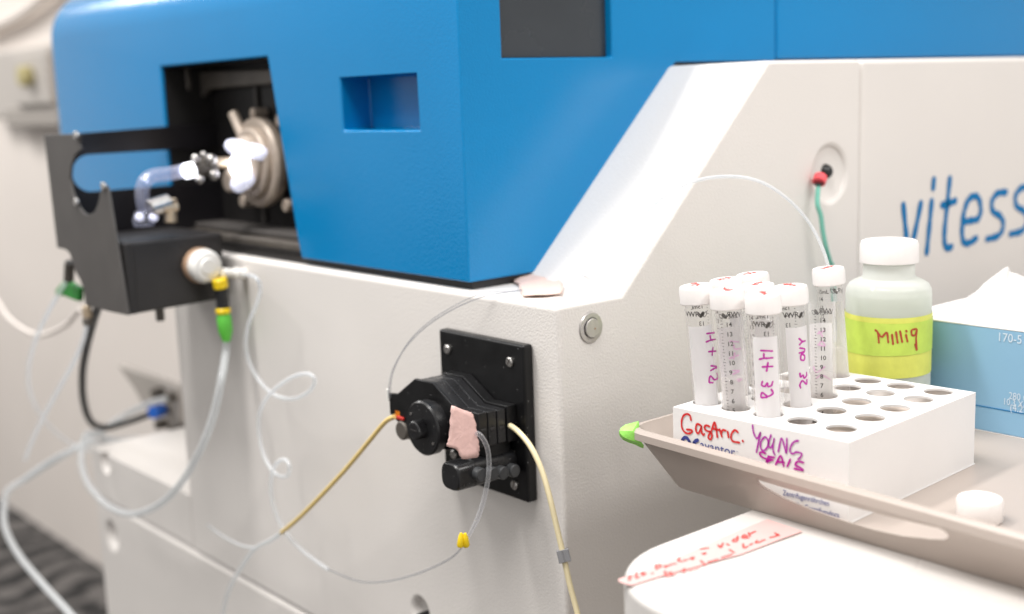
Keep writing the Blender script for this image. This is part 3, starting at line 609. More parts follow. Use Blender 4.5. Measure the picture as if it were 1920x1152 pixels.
sl_ = [(866, 1027, 'x', -.026), (848, 1045, 'x', -.027), (815, 1063, 'x', -.028), (770, 1080, 'x', -.029), (720, 1091, 'x', -.030), (672, 1090, 'x', -.031), (615, 1068, 'x', -.032), (570, 1035, 'x', -.034), (535, 998, 'x', -.036), (515, 955, 'x', -.040), (508, 918, 'x', -.042), (511, 885, 'x', -.045), (522, 866, 'x', -.048), (536, 863, 'x', -.050), (543, 878, 'x', -.050), (538, 893, 'x', -.046), (522, 892, 'x', -.042), (506, 876, 'x', -.038), (492, 845, 'x', -.036), (485, 800, 'x', -.036), (490, 765, 'x', -.038), (510, 735, 'x', -.040), (545, 709, 'x', -.042), (575, 701, 'x', -.042), (590, 712, 'x', -.040), (580, 734, 'x', -.038), (550, 748, 'x', -.034), (515, 741, 'x', -.032), (487, 715, 'x', -.032), (468, 680, 'x', -.034), (461, 645, 'x', -.036), (467, 605, 'x', -.038), (482, 568, 'x', -.036), (488, 540, 'x', -.034), (478, 520, 'x', -.036), (455, 514, 'y', YB - .018)]
nA = 7
tubing('sample_line', sl_[:nA], .0007, M['faint_tube'], 'hair thin clear line sagging left from the yellow stop', n=8)
tubing('looped_line', sl_[nA - 1:], .00165, M['clear_tube'], 'looped clear sample line hanging from the white fitting on the black box', n=10)
# drain tube from the green sleeve
tubing('drain_tubing', [(425, 636, 'y', YB - .022), (423, 665, 'y', YB - .022), (415, 712, 'x', -.045), (400, 780, 'x', -.05), (375, 845, 'x', -.05), (340, 905, 'x', -.05), (300, 945, 'x', -.05), (250, 964, 'x', -.05), (205, 950, 'x', -.045), (170, 915, 'x', -.04), (154, 875, 'x', -.03), (155, 835, 'x', -.02), (170, 812, 'x', 0), (215, 825, 'x', .1), (260, 822, 'x', .18)], .0036, M['milky_tube'], 'thick milky drain tube looping down from the green sleeve to the base', n=12)
# black cable to the blue plug
tubing('black_cable', [(186, 570, 'x', -.09), (176, 600, 'x', -.08), (163, 650, 'x', -.06), (155, 700, 'x', -.04), (157, 752, 'x', -.01), (170, 790, 'x', .02), (195, 802, 'x', .05), (235, 793, 'x', .075), (284, 776, 'x', .095)], .0042, M['cable'], 'black cable looping from under the black box to the blue plug', cat='cable')
pl = thing('blue_plug', 'small round blue plug in the recess at the end of the black cable', 'plug', P(295, 770, 'x', .10))
a = P(286, 774, 'x', .094); b = P(304, 769, 'x', .112); MB().rod(a, b, .0085).build('plug_body', M['plug_blue'], pl)
c = P(318, 767, 'x', .130); MB().rod(b, c, .006).build('plug_socket', M['dark_metal'], pl)
for i, (px, py) in enumerate(((285, 738), (308, 748), (292, 798), (317, 810))):
    p = P(px, py, 'x', .110); o = MB().rod(p, (.130, p.y, p.z), .0065)
    tag(o.build('port', M['dark_metal']), ('dark round port in the recess, upper left of the blue plug', 'dark round port in the recess right above the blue plug', 'dark round port in the recess, just below the blue plug', 'dark round port in the recess, lowest of the four')[i], 'port', 'dark ports in the recess')
# green flag clip and clear tubes on the far left
o = MB(); a = P(125, 528, 'x', -.095)
fl_ = [P(*q, 'x', -.095) for q in ((117, 528), (128, 530), (147, 541), (146, 566), (120, 556), (104, 552), (103, 545))]
o.prism(fl_, (.006, 0, 0)); tag(o.build('green_clip', M['green_dark'], bevel=.001), 'dark green flag clip on the tube end left of the black box', 'clip')
tubing('argon_tubing', [(128, 522, 'x', -.096), (112, 548, 'x', -.096), (88, 590, 'x', -.09), (66, 640, 'x', -.08), (54, 690, 'x', -.06), (58, 740, 'x', -.03), (85, 790, 'x', .0), (130, 830, 'x', .03), (180, 846, 'x', .06), (230, 838, 'x', .12)], .0020, M['clear_tube'], 'thin clear tube hanging from the dark green clip')
tubing('cooling_tubing', [(163, 606, 'x', -.10), (155, 640, 'x', -.098), (138, 680, 'x', -.095), (110, 730, 'x', -.09), (80, 785, 'x', -.085), (58, 832, 'x', -.08), (47, 862, 'x', -.08)], .0022, M['clear_tube'], 'clear tube running down left from the brass nut under the box')
tubing('gas_hose', [(-190, 180, 'x', .02), (-120, 360, 'x', .0), (-60, 480, 'x', -.02), (-10, 555, 'x', -.02), (20, 600, 'x', -.02), (70, 628, 'x', -.02), (120, 612, 'x', -.02), (150, 580, 'x', -.03)], .0030, M['hose_beige'], 'pale hose sagging behind the black box at the far left')
tubing('bundle_hose', [(310, 748, 'x', .10), (280, 757, 'x', .095), (235, 778, 'x', .08), (190, 808, 'x', .05), (150, 836, 'x', .02), (95, 868, 'x', -.01), (48, 898, 'x', -.03), (15, 920, 'x', -.05), (8, 950, 'x', -.06), (10, 990, 'x', -.08), (35, 1040, 'x', -.10), (80, 1095, 'x', -.12), (130, 1150, 'x', -.14), (160, 1190, 'x', -.15)], .0040, M['milky_tube'], 'thick milky hose leaving the recess and crossing the dark floor at lower left', n=12)
tubing('cross_hose', [(255, 826, 'x', .10), (215, 828, 'x', .06), (170, 832, 'x', .03), (120, 850, 'x', .0), (70, 880, 'x', -.02), (45, 900, 'x', -.03)], .0032, M['milky_tube'], 'milky hose crossing the thick one just below the recess')
# round socket plug with green wire on the right panel
gw = thing('earth_plug', 'black round plug with red band and green wire in a dish of the panel', 'plug', dc)
p = P(1545, 322, 'y', .006); MB().ball(p, .0064, 18, (1, 1.2, 1)).build('plug_head', M['black_plastic'], gw)
a = P(1539, 331, 'y', -.006); b = P(1535, 343, 'y', -.008); MB().rod(a, b, .0054).build('red_sleeve', M['red_band'], gw)
c = P(1535, 347, 'y', -.008); MB().rod(b, c, .0042).build('black_sleeve', M['black_plastic'], gw)
MB().tube([P(1535, 345, 'y', -.008), P(1533, 365, 'y', -.009), P(1533, 385, 'y', -.010), P(1539, 405, 'y', -.011), P(1543, 435, 'y', -.012), P(1549, 465, 'y', -.013), P(1556, 490, 'y', -.013), P(1562, 520, 'y', -.013), P(1566, 700, 'y', -.012)], .0019, 10).build('wire', M['green_wire'], gw)

# ================================================================== CART, TRAY
CZ = 1.0985
cr_ = []
R_ = .062; xl_, yt_ = -.1415, -.1615
for k in range(13):
    t = k / 12 * PI / 2; cr_.append((xl_ + R_ - R_ * math.sin(t), yt_ - R_ + R_ * math.cos(t)))
cr_ = [(1.0, yt_)] + cr_ + [(xl_, -1.0), (1.0, -1.0)]
ca_ = thing('lab_cart', 'white rounded cart top carrying the beige tray beside the instrument', 'cart', (.3, -.5, 0))
MB().prism([(x, y, CZ - .024) for x, y in cr_], (0, 0, .024)).build('cart_top', M['cart'], ca_, bevel=.004, seg=4)
MB().prism([(x + (.010 if x < 0 else -.01), y - (.010 if y > -.5 else -.01), .08) for x, y in cr_], (0, 0, CZ - .0245 - .08)).build('cart_body', M['cart_body'], ca_)
# note tape on the cart with its handwriting
tp = Z(1140, 920, 4.571, [(1365, 247), (1665, 352), (1450, 430), (1150, 545), (800, 640), (400, 752), (200, 815), (128, 795), (88, 778), (92, 758), (300, 690), (640, 555), (1000, 395)])
nt_ = tag(sheet('note_tape', [P(x, y, 'z', CZ + .0008) for x, y in tp], .0002, M['tape_pink2'], None, None, Vector((0, 0, 1)), 0, flat=True), 'rose tape with red handwriting on the white cart top', 'tape')
hw = MB(); Zn = lambda *p: [P(x, y, 'z', CZ + .00125) for x, y in Z(1140, 920, 4.571, p)]
for st in ([(205, 728), (175, 738), (192, 750), (178, 768)], [(245, 700), (240, 745), (262, 742)], [(288, 700), (296, 725), (320, 708), (300, 700)], [(376, 708), (384, 706)],
           [(405, 640), (418, 672)], [(405, 640), (440, 630), (452, 650), (420, 662)], [(480, 648), (506, 642), (492, 656)], [(520, 640), (548, 630), (580, 624)], [(612, 578), (602, 600), (638, 606)], [(652, 598), (682, 590)], [(702, 582), (735, 568), (722, 590)],
           [(808, 540), (838, 532), (820, 545)], [(795, 500), (860, 490)], [(945, 465), (965, 487), (985, 450)], [(1018, 455), (1036, 466)], [(1112, 390), (1105, 430), (1070, 436), (1080, 415), (1110, 410)], [(1150, 402), (1192, 390), (1165, 378), (1152, 405), (1202, 404)], [(1205, 360), (1216, 392)], [(1212, 372), (1262, 348)],
           [(485, 690), (500, 726), (532, 720), (542, 700), (512, 702)], [(558, 716), (578, 706)], [(655, 668), (640, 688), (662, 692)], [(690, 682), (745, 660)], [(755, 660), (785, 648)], [(795, 600), (832, 635)], [(858, 612), (890, 602)], [(905, 598), (942, 588)], [(975, 575), (1002, 565)], [(1012, 562), (1062, 545)], [(1040, 505), (1082, 530)],
           [(1158, 455), (1165, 490), (1196, 478)], [(1214, 466), (1236, 452)], [(1278, 428), (1264, 446), (1292, 445)], [(1300, 440), (1320, 428), (1345, 420)], [(1388, 402), (1422, 392)], [(1430, 362), (1466, 386)], [(1432, 392), (1460, 372)]):
    hw.ribbon(Zn(*st), Vector((0, 0, 1)), .0011)
hw.build('handwriting', M['ink_coral'], nt_, smooth=False)

FZ = 1.1030                                           # tray floor
def rrect(pts, r, n=6):
    out = []; m = len(pts)
    for i in range(m):
        p = Vector(pts[i]); a = (Vector(pts[i - 1]) - p).normalized(); b = (Vector(pts[(i + 1) % m]) - p).normalized()
        c = p + (a + b) * r
        for k in range(n + 1):
            t = k / n; q = p + a * r * (1 - t) ** 2 + b * r * t ** 2; out.append(q)
    return out
bo = [(-.0012, -.0990, 1.0987), (.62, -.0990, 1.0987), (.62, -.60, 1.0987), (-.0052, -.60, 1.0987)]
ro = [(-.0130, -.0700, 1.1312), (.65, -.0700, 1.1312), (.65, -.64, 1.1312), (-.0355, -.64, 1.1312)]
bi = [(.0022, -.1020, FZ), (.617, -.1020, FZ), (.617, -.597, FZ), (-.0018, -.597, FZ)]
ri = [(-.0075, -.0755, 1.1312), (.6445, -.0755, 1.1312), (.6445, -.635, 1.1312), (-.0300, -.635, 1.1312)]
def mid(a, b, t): return [tuple(Vector(p).lerp(Vector(q), t)) for p, q in zip(a, b)]
lip = [tuple(Vector(p) + Vector((0, 0, .0018))) for p in mid(ro, ri, .3)]; lip2 = [tuple(Vector(p) + Vector((0, 0, .0018))) for p in mid(ro, ri, .75)]
und_ = [tuple(Vector(p) + Vector((0, 0, -.0045))) for p in ro]
und2 = [tuple(Vector(p).lerp(Vector(q), .86)) for p, q in zip(bo, ro)]; und2 = [tuple(Vector(p) + Vector((.0012 if p[0] < .3 else -.0012, -.0012 if p[1] > -.3 else .0012, 0))) for p in und2]
tb = MB().loft([rrect(q, r) for q, r in ((bo, .014), (und2, .016), (und_, .017), (ro, .017), (lip, .017), (lip2, .016), (ri, .015), (mid(ri, bi, .15), .014), (bi, .012))])
tro = raw(tb, 'tray', M['tray'])
hz = Z(1400, 860, 3.692, [(52, 152), (64, 182), (110, 220), (230, 290), (420, 372), (650, 452), (850, 511), (1050, 551), (1250, 567), (1360, 566), (1398, 545), (1405, 515), (1392, 486), (1362, 468), (1250, 448), (980, 393), (600, 300), (250, 205), (75, 152)])
cut(tro, [MB().prism([P(x, y, 'x', -.010) + Vector((-.05, 0, 0)) for x, y in hz], (.062, 0, 0))], True)
finish(tro, None, True, .0008, 2, 40)
tag(tro, 'beige plastic tray with a long oval hand slot resting on the cart', 'tray')
# green tape round the tray corner
gt_ = [(-.0005, -.0690, 1.1338), (-.0150, -.0690, 1.1335)]
g = MB()
pt = Z(1150, 760, 11.52, [(545, 345), (560, 420), (545, 530), (535, 640), (570, 740), (660, 870), (600, 850), (480, 790), (330, 740), (215, 685), (150, 610), (130, 560), (160, 490), (260, 420), (400, 385)])
gtv = [P(x, y, 'z', 1.1335) for x, y in pt]
n_ = len(gtv); cc = PP(1183, 808, (0, -.075, 1.137), Vector((-.6, -.7, .35)).normalized())
tagN = Vector((-.55, -.62, .56)).normalized()
gv = [PP(x, y, Vector((-.0165, -.0700, 1.1335)), tagN) for x, y in pt]
gc = sum(gv, Vector()) / n_ + tagN * .004
g.add(gv + [gc] + [v - tagN * .006 for v in gv], [(i, (i + 1) % n_, n_) for i in range(n_)] + [(i, (i + 1) % n_, (i + 1) % n_ + n_ + 1, i + n_ + 1) for i in range(n_)])
tag(g.build('green_tape', M['green_tape'], angle=18), 'bright green tape folded around the near left corner of the beige tray', 'tape')

# ================================================================== RACK
YAW = math.radians(3.0)
RA = Vector((.0048, -.2245, 0)); EV = Vector((math.cos(YAW), math.sin(YAW), 0)); EU = Vector((-math.sin(YAW), math.cos(YAW), 0))
RTZ = 1.14923; LU, LV = .1215, .1440
def RK(u, v, z): return RA + EU * (u * LU) + EV * (v * LV) + Vector((0, 0, z))
rk = thing('tube_rack', 'white cardboard rack with round holes and handwritten red and purple words', 'tube rack', RK(.5, .5, FZ + .0005))
rb = raw(MB().loft([[RK(u, v, z) for u, v in ((0, 0), (0, 1), (1, 1), (1, 0))] for z in (FZ + .0008, RTZ)]), 'rack_box', M['card'])
e1_ = .0016 / LU; e2_ = .0016 / LV
inn = MB().loft([[RK(u, v, z) for u, v in ((e1_, e2_), (e1_, 1 - e2_), (1 - e1_, 1 - e2_), (1 - e1_, e2_))] for z in (FZ - .01, RTZ - .0014)])
US = [.150, .360, .553, .745, .925]; VS = [.150, .360, .553, .745, .915]
hl = MB()
for u in US:
    for v in VS: hl.cyl(RK(u, v, RTZ - .02), RK(u, v, RTZ + .02), .0088, 32)
cut(rb, [inn, hl]); finish(rb, rk, True, .0006, 2, 30)
md = raw(MB().loft([[RK(u, v, z) for u, v in ((e1_ * 1.3, e2_ * 1.3), (e1_ * 1.3, 1 - e2_ * 1.3), (1 - e1_ * 1.3, 1 - e2_ * 1.3), (1 - e1_ * 1.3, e2_ * 1.3))] for z in (RTZ - .0170, RTZ - .0155)]), 'inner_shelf', M['card_in'])
hl2 = MB()
for iu, iv in ((4, 0), (3, 0), (2, 0), (2, 1), (3, 1), (4, 1), (4, 2), (3, 4), (2, 2)): hl2.cyl(RK(US[iu], VS[iv], FZ + .02), RK(US[iu], VS[iv], RTZ - .004), .0088, 24)
cut(md, [hl2]); finish(md, rk)
MB().loft([[RK(u, v, z) for u, v in ((-.004, .02), (-.004, 1.006), (.99, 1.006), (.99, .02))] for z in (FZ + .0001, FZ + .0007)]).build('bottom_flap', M['card'], rk)
FN = -EV; RP0 = RK(0, 0, RTZ)
R5 = lambda *p: [PP(x, y, RP0 + FN * .0004, FN) for x, y in Z(1250, 740, 5.189, p)]
h1 = MB()
for st in ([(235, 248), (226, 205), (192, 190), (158, 214), (144, 268), (150, 328), (180, 370), (215, 380), (240, 368), (243, 347), (195, 340)],
           [(332, 302), (300, 286), (284, 312), (286, 358), (306, 378), (328, 342), (337, 305), (338, 360), (352, 394), (366, 384)],
           [(416, 312), (382, 300), (366, 326), (388, 352), (430, 368), (440, 402), (428, 435), (408, 428), (406, 400), (432, 360), (464, 270), (480, 330), (492, 415)], [(444, 332), (512, 346)],
           [(516, 338), (536, 410)], [(530, 372), (546, 346), (576, 352)], [(594, 362), (600, 416)], [(692, 368), (665, 346), (632, 378), (626, 428), (650, 458), (706, 468)], [(738, 450), (743, 457)]):
    h1.ribbon(R5(*st), FN, .00125)
h1.build('handwritten_word', M['ink_red'], rk, smooth=False)
h2 = MB()
for st in ([(836, 300), (840, 352), (862, 412), (884, 424), (912, 370)], [(912, 370), (896, 445), (872, 560)],
           [(944, 418), (916, 458), (914, 520), (942, 546), (978, 512), (986, 452), (962, 415), (940, 422)], [(1015, 394), (998, 440), (990, 500), (1012, 516), (1034, 480), (1046, 424), (1034, 490), (1036, 552), (1052, 586)],
           [(1085, 556), (1108, 442), (1124, 436), (1146, 510), (1162, 570), (1168, 500), (1168, 430)], [(1280, 450), (1240, 460), (1205, 508), (1200, 558), (1228, 576), (1262, 560), (1312, 576), (1300, 610), (1278, 630)]):
    h2.ribbon(R5(*st), FN, .00105)
h2.build('handwritten_word', M['ink_plum'], rk, smooth=False)
h3 = MB()
for st in ([(960, 572), (918, 560), (904, 584), (938, 614), (976, 630), (968, 652)], [(990, 600), (976, 660)], [(990, 606), (1046, 612)], [(982, 632), (1032, 638)], [(974, 656), (1010, 640)], [(1060, 680), (1108, 596), (1138, 696)], [(1076, 656), (1142, 660)], [(1202, 632), (1172, 700)], [(1330, 662), (1274, 652), (1250, 688), (1290, 706), (1326, 738), (1242, 722)]):
    h3.ribbon(R5(*st), FN, .00115)
h3.build('handwritten_word', M['ink_magenta'], rk, smooth=False)
pr = MB(); PR = lambda x, y, x0=1250, y0=740, s=5.189: PP(x0 + x / s, y0 + y / s, RP0 + FN * .0004, FN)
pr.ribbon([PR(152, 446), PR(166, 424), PR(188, 418), PR(206, 434), PR(222, 462)], FN, .0021); pr.ribbon([PR(264, 476), PR(276, 456), PR(300, 444)], FN, .0022); pr.ribbon([PR(222, 462), PR(236, 500), PR(252, 506), PR(264, 476)], FN, .0021); pr.ribbon([PR(152, 446), PR(145, 480), PR(150, 510)], FN, .0021)
UPZ = Vector((0, 0, 1))
pr.build('logo_print', M['ink_navy'], rk, smooth=False); pr = MB()
fit_text(pr, 'avantor', PR(322, 528), PR(665, 608), UPZ, 1.0)
fit_text(pr, 'tm', PR(676, 560), PR(694, 564), UPZ, 1.0)
pr.build('maker_print', M['ink_navy'], rk, smooth=False); pr = MB()
R6 = lambda x, y: PR(x, y, 1400, 860, 3.692)
fit_text(pr, 'Zentrifugenr\u00f6hrchen', R6(250, 252), R6(570, 330), UPZ, 1.25)
pr.build('text_print', M['ink_navy'], rk, smooth=False); pr = MB()
fit_text(pr, 'Tubos De Centrifugadora', R6(236, 312), R6(640, 412), UPZ, 1.25)
pr.build('text_print', M['ink_navy'], rk, smooth=False)

# ================================================================== SAMPLE TUBES
TRAD = .0080; CAPR = .0106
def tube_meshes():
    body = MB().lathe((0, 0, 0), (0, 0, 1), [(.0002, .0012), (.002, .0030), (.013, .0077), (.016, TRAD), (.0985, TRAD), (.0995, .0086), (.1005, TRAD), (.1050, TRAD)], 36, caps=False)
    cap = MB(); n = 60
    rg = lambda z, r, a: [Vector(((r + a * (i % 2)) * math.cos(2 * PI * i / n), (r + a * (i % 2)) * math.sin(2 * PI * i / n), z)) for i in range(n)]
    cap.loft([rg(.1030, CAPR - .0006, 0), rg(.1036, CAPR - .0002, .0002), rg(.1120, CAPR - .0002, .0002), rg(.1138, CAPR - .0007, 0), rg(.1143, CAPR - .0020, 0)])
    liq = MB().lathe((0, 0, 0), (0, 0, 1), [(.001, .0015), (.003, .0028), (.014, .0070), (.017, .0073), (.0600, .0073), (.0603, .0070)], 28)
    return body, cap, liq
def scale_mesh():
    g = MB()
    for nmb in range(4, 15):
        z = .0478 + .0058 * (nmb - 6)
        bent_text(g, str(nmb), TRAD + .0001, .05, z - .0010, .0038)
        for kx in range(3):
            zz = z + .0005 + kx * .0019; w = .0018 if kx == 0 else .0009
            a0 = -.16 - (0 if kx == 0 else .06)
            g.add([((TRAD + .0001) * math.cos(a0 + t), (TRAD + .0001) * math.sin(a0 + t), zz + s) for t in (0, -w / TRAD) for s in (0, .00032)], [(0, 1, 3, 2)])
    bent_text(g, '15mL', TRAD + .0001, .05, .0982, .0036)
    return g
def brand_mesh():
    g = MB(); bent_text(g, 'VWR', TRAD + .0001, -1.15, .0962, .0044)
    R = TRAD + .00012
    f = lambda a, z: Vector((R * math.cos(a), R * math.sin(a), z)); nf = lambda p: Vector((p.x, p.y, 0)).normalized()
    g.ribbon([f(.12, .0958), f(.22, .0975), f(.38, .0984), (f(.30, .0968)), f(.16, .0957)], nf, .0011)
    g.ribbon([f(.34, .0958), f(.46, .0978), f(.66, .0986), f(.60, .0966), f(.42, .0955), f(.34, .0958)], nf, .0004)
    return g
def label_mesh(a0=-1.0, a1=1.0, z0=.030, z1=.0900, r=TRAD + .0002):
    n = 18; v = [(r * math.cos(a0 + (a1 - a0) * i / n), r * math.sin(a0 + (a1 - a0) * i / n), z) for z in (z0, z1) for i in range(n + 1)]
    return MB().add(v, [(i, i + 1, i + n + 2, i + n + 1) for i in range(n)])
def scribble():
    g = MB(); N = Vector((0, 0, 1))
    for k in range(3):
        pts = [Vector((-.005 + .0033 * k + random.uniform(-.001, .001), random.uniform(-.0035, .0035), .1146)) for _ in range(4)]
        g.ribbon(pts, N, .0011)
    g.ribbon([Vector((-.006, -.001, .1146)), Vector((0, .0012, .1146)), Vector((.006, .0005, .1146))], N, .0011); return g
tg = 'sample tubes in the cardboard rack'
bm_, cm_, lm_ = tube_meshes()
proto = None; SM = scale_mesh(); BMk = brand_mesh(); LM = label_mesh()
def sample_tube(u, v, top, yaw, label, cap=True, writing=(), lab=True, lz=None, far=False, ink='ink_magenta', lift=0):
    global proto
    B = RK(u, v, RTZ); T = P(*top, 'z', FZ + .0006 + .1143 - (.0093 if not cap else 0))
    h = Vector((T.x - B.x, T.y - B.y, 0))
    vd = Vector((B.x - CAM.x, B.y - CAM.y, 0)).normalized(); pd = Vector((-vd.y, vd.x, 0)); h = pd * max(-.006, min(.006, h.dot(pd)))
    ax = (h + Vector((0, 0, .069))).normalized()
    base = B - ax * ((RTZ - FZ - .0006) / ax.z - lift)
    t = thing('sample_tube', label, 'sample tube', base, tg)
    t.rotation_mode = 'QUATERNION'
    t.rotation_quaternion = Vector((0, 0, 1)).rotation_difference(ax) @ Quaternion((0, 0, 1), yaw)
    ch = []
    if proto is None:
        b = bm_.build('tube_body', M['pp'], t, local=True); c = cm_.build('screw_cap', M['cap'], t, local=True)
        l = lm_.build('liquid', M['liquid'], t, local=True); s = SM.build('scale_print', M['ink_black'], t, smooth=False, local=True)
        br = BMk.build('mark_print', M['ink_black'], t, smooth=False, local=True); p = LM.build('paper_label', M['paper'], t, local=True)
        proto = dict(b=b, c=c, l=l, s=s, br=br, p=p); new = proto
        rot = {'s': PI * .93}
        s.rotation_euler = (0, 0, PI * .86)
    else:
        new = {}
        for k, o in proto.items():
            if k == 'c' and not cap: continue
            q = o.copy(); COL.objects.link(q); q.parent = t; new[k] = q
    if not lab:
        bpy.data.objects.remove(new['p'], do_unlink=True) if new is not proto else None
    if cap:
        scribble().build('cap_writing', M['ink_coral'], t, smooth=False, local=True)
    if writing:
        g = MB(); off = TRAD + (.00036 if not far else -.0004)
        axp = base
        for st in writing:
            nf = lambda p: ((p - base) - ax * (p - base).dot(ax)).normalized() * (1 if not far else -1)
            g.pen(Z(1140, 480, 3.84, st), lambda x, y: PC(x, y, base, ax, off, far), nf, .00105)
        wr = g.build('label_writing', M[ink], t, smooth=False)
        wr.matrix_parent_inverse = (Matrix.Translation(base) @ t.rotation_quaternion.to_matrix().to_4x4()).inverted()
    return t
CY = math.atan2(CAM.y + .15, CAM.x - .03)             # direction from the tubes to the camera
w1 = ([(712, 560), (768, 553)], [(735, 575), (742, 604), (775, 601)], [(708, 620), (745, 605)], [(726, 690), (780, 686)], [(756, 660), (750, 715)], [(742, 792), (770, 795), (786, 802), (765, 812), (740, 826)], [(784, 846), (792, 878), (766, 892), (738, 866), (728, 908), (755, 914)])
w3 = ([(1100, 682), (1184, 686)], [(1122, 706), (1128, 736), (1186, 734)], [(1090, 745), (1128, 736)], [(1112, 800), (1186, 796)], [(1152, 770), (1142, 830)], [(1112, 905), (1106, 930), (1130, 940), (1146, 916), (1152, 940), (1176, 934), (1186, 906)], [(1176, 962), (1188, 990), (1150, 1012), (1112, 985), (1102, 1018), (1142, 1020)])
w4 = ([(1376, 596), (1400, 616), (1420, 612)], [(1400, 616), (1380, 640)], [(1382, 664), (1414, 670), (1412, 690), (1378, 700)], [(1414, 690), (1392, 712), (1388, 745), (1410, 752), (1416, 722), (1392, 704)], [(1382, 846), (1386, 872), (1404, 860), (1412, 880), (1430, 862), (1430, 840)], [(1432, 892), (1430, 924), (1400, 900), (1382, 928), (1386, 950)])
w2 = ([(880, 615), (940, 620)], [(905, 642), (912, 670), (955, 668)], [(876, 738), (940, 715)], [(912, 700), (906, 742)], [(900, 852), (945, 830), (902, 826)], [(930, 892), (962, 886), (940, 905)])
w9 = ([(1510, 560), (1560, 540)], [(1520, 545), (1545, 580)], [(1512, 640), (1560, 650), (1540, 615), (1515, 640)], [(1480, 800), (1500, 840), (1560, 800)], [(1500, 880), (1540, 860), (1600, 890)])
sample_tube(US[4], VS[0], (1307, 531), CY + .05, 'capped tube with magenta writing at the far left corner of the rack', writing=w1, lift=.0050)
sample_tube(US[3], VS[0], (1364, 540), CY + .05 + PI * 1.0 + .1, 'capped tube with its scale facing out, second from the left in front', lift=.0040, writing=w2, far=True, ink='ink_pale')
sample_tube(US[2], VS[0], (1431, 547), CY + .02, 'capped tube with magenta writing standing nearest in the front row', lift=.0035, writing=w3)
sample_tube(US[2], VS[1], (1482, 537), CY + .45, 'capped tube with magenta writing behind and right of the nearest tube', writing=w4, lift=.0045)
sample_tube(US[3], VS[1], (1421, 528), CY + 2.6, 'capped tube hidden but for its cap in the middle of the cluster', lift=.0035)
sample_tube(US[4], VS[1], (1360, 523), CY + 2.2, 'capped tube behind the one at the far left corner', lift=.0050)
sample_tube(US[4], VS[2], (1407, 512), CY + 1.8, 'capped tube farthest back in the tight cluster of caps', lift=.0050)
sample_tube(US[3], VS[4], (1554, 499), CY + 2.4, 'capped tube standing apart beside the big bottle', lift=.0040)
sample_tube(US[2], VS[2], (1541, 528), CY + PI + .15, 'open tube without a cap with the capillary dipping into it', cap=False, writing=w9, far=True, ink='ink_pale')

# loose cap on the tray
lc = P(1836, 975, 'z', FZ); g = MB()
n = 72; rg = lambda z, r, a: [Vector((lc.x + (r + a * (i % 2)) * math.cos(2 * PI * i / n), lc.y + (r + a * (i % 2)) * math.sin(2 * PI * i / n), FZ + z)) for i in range(n)]
g.loft([rg(.0004, .0117, 0), rg(.0010, .0119, .0003), rg(.0112, .0119, .0003), rg(.0126, .0114, 0), rg(.0131, .0102, 0), rg(.0127, .0096, 0)])
tag(g.build('loose_cap', M['cap']), 'loose white screw cap lying on the tray right of the rack', 'cap')

# ================================================================== BOTTLE
bc = P(1665, 600, 'y', -.13); BRd = .0284
zz = lambda y: P(1665, y, 'y', -.13).z
bo_ = thing('plastic_bottle', 'milky plastic bottle with white cap and yellow handwritten label', 'bottle', (bc.x, bc.y, FZ + .0004))
hb_ = FZ + .0005
pf = [(0, BRd * .9), (.003, BRd)] + [(zz(552) - hb_, BRd), (zz(540) - hb_, BRd * .985), (zz(531) - hb_, BRd * .92), (zz(525) - hb_, BRd * .80), (zz(520) - hb_, BRd * .64), (zz(514) - hb_, BRd * .60), (zz(494) - hb_, BRd * .60)]
MB().lathe((bc.x, bc.y, hb_), (0, 0, 1), pf, 56).build('bottle_body', M['hdpe'], bo_)
MB().lathe((bc.x, bc.y, hb_), (0, 0, 1), [(.002, BRd * .93), (zz(549) - hb_, BRd * .94), (zz(549) - hb_ + .0003, BRd * .9)], 48).build('water', M['bottle_water'], bo_)
cpz = zz(491) - hb_; cpt = zz(450) - hb_; n = 72; cp = MB()
rg = lambda z, r, a: [Vector((bc.x + (r + a * (i % 2)) * math.cos(2 * PI * i / n), bc.y + (r + a * (i % 2)) * math.sin(2 * PI * i / n), hb_ + z)) for i in range(n)]
cr2 = .0193
cp.loft([rg(cpz, cr2, 0), rg(cpz + .001, cr2, .0002), rg(cpt - .003, cr2 - .0002, .0002), rg(cpt - .0008, cr2 - .0010, 0), rg(cpt, cr2 - .0028, 0)]); cp.build('screw_cap', M['cap'], bo_)
def band(zlo, zhi, r, m, name, wob):
    n = 72; v = [(bc.x + r * math.cos(2 * PI * i / n), bc.y + r * math.sin(2 * PI * i / n), z + wob * math.sin(2 * PI * i / n + (1 if z == zhi else 2.2))) for z in (zlo, zhi) for i in range(n)]
    return MB().add(v, [(i, (i + 1) % n, (i + 1) % n + n, i + n) for i in range(n)]).build(name, m, bo_)
lb1 = band(zz(692), zz(582), BRd + .0004, M['tape_yellow'], 'label', .0005)
band(zz(651), zz(591), BRd + .0007, M['tape_lime'], 'label_overlay', .0008)
g = MB(); bb = Vector((bc.x, bc.y, hb_)); nf = lambda p: Vector((p.x - bc.x, p.y - bc.y, 0)).normalized()
for st in ([(800, 872), (818, 892), (826, 965)], [(818, 892), (848, 922), (884, 890), (896, 962)], [(924, 906), (932, 976)], [(954, 886), (966, 966)], [(984, 880), (1000, 960)], [(1028, 906), (1040, 956)], [(1029, 876), (1033, 882)], [(1104, 862), (1072, 872), (1074, 908), (1098, 906), (1110, 866), (1104, 940), (1110, 1020), (1096, 978)]):
    g.pen(Z(1440, 400, 3.973, st), lambda x, y: PC(x, y, bb, Vector((0, 0, 1)), BRd + .0010), nf, .0013)
g.build('label_writing', M['ink_rust'], bo_, smooth=False)

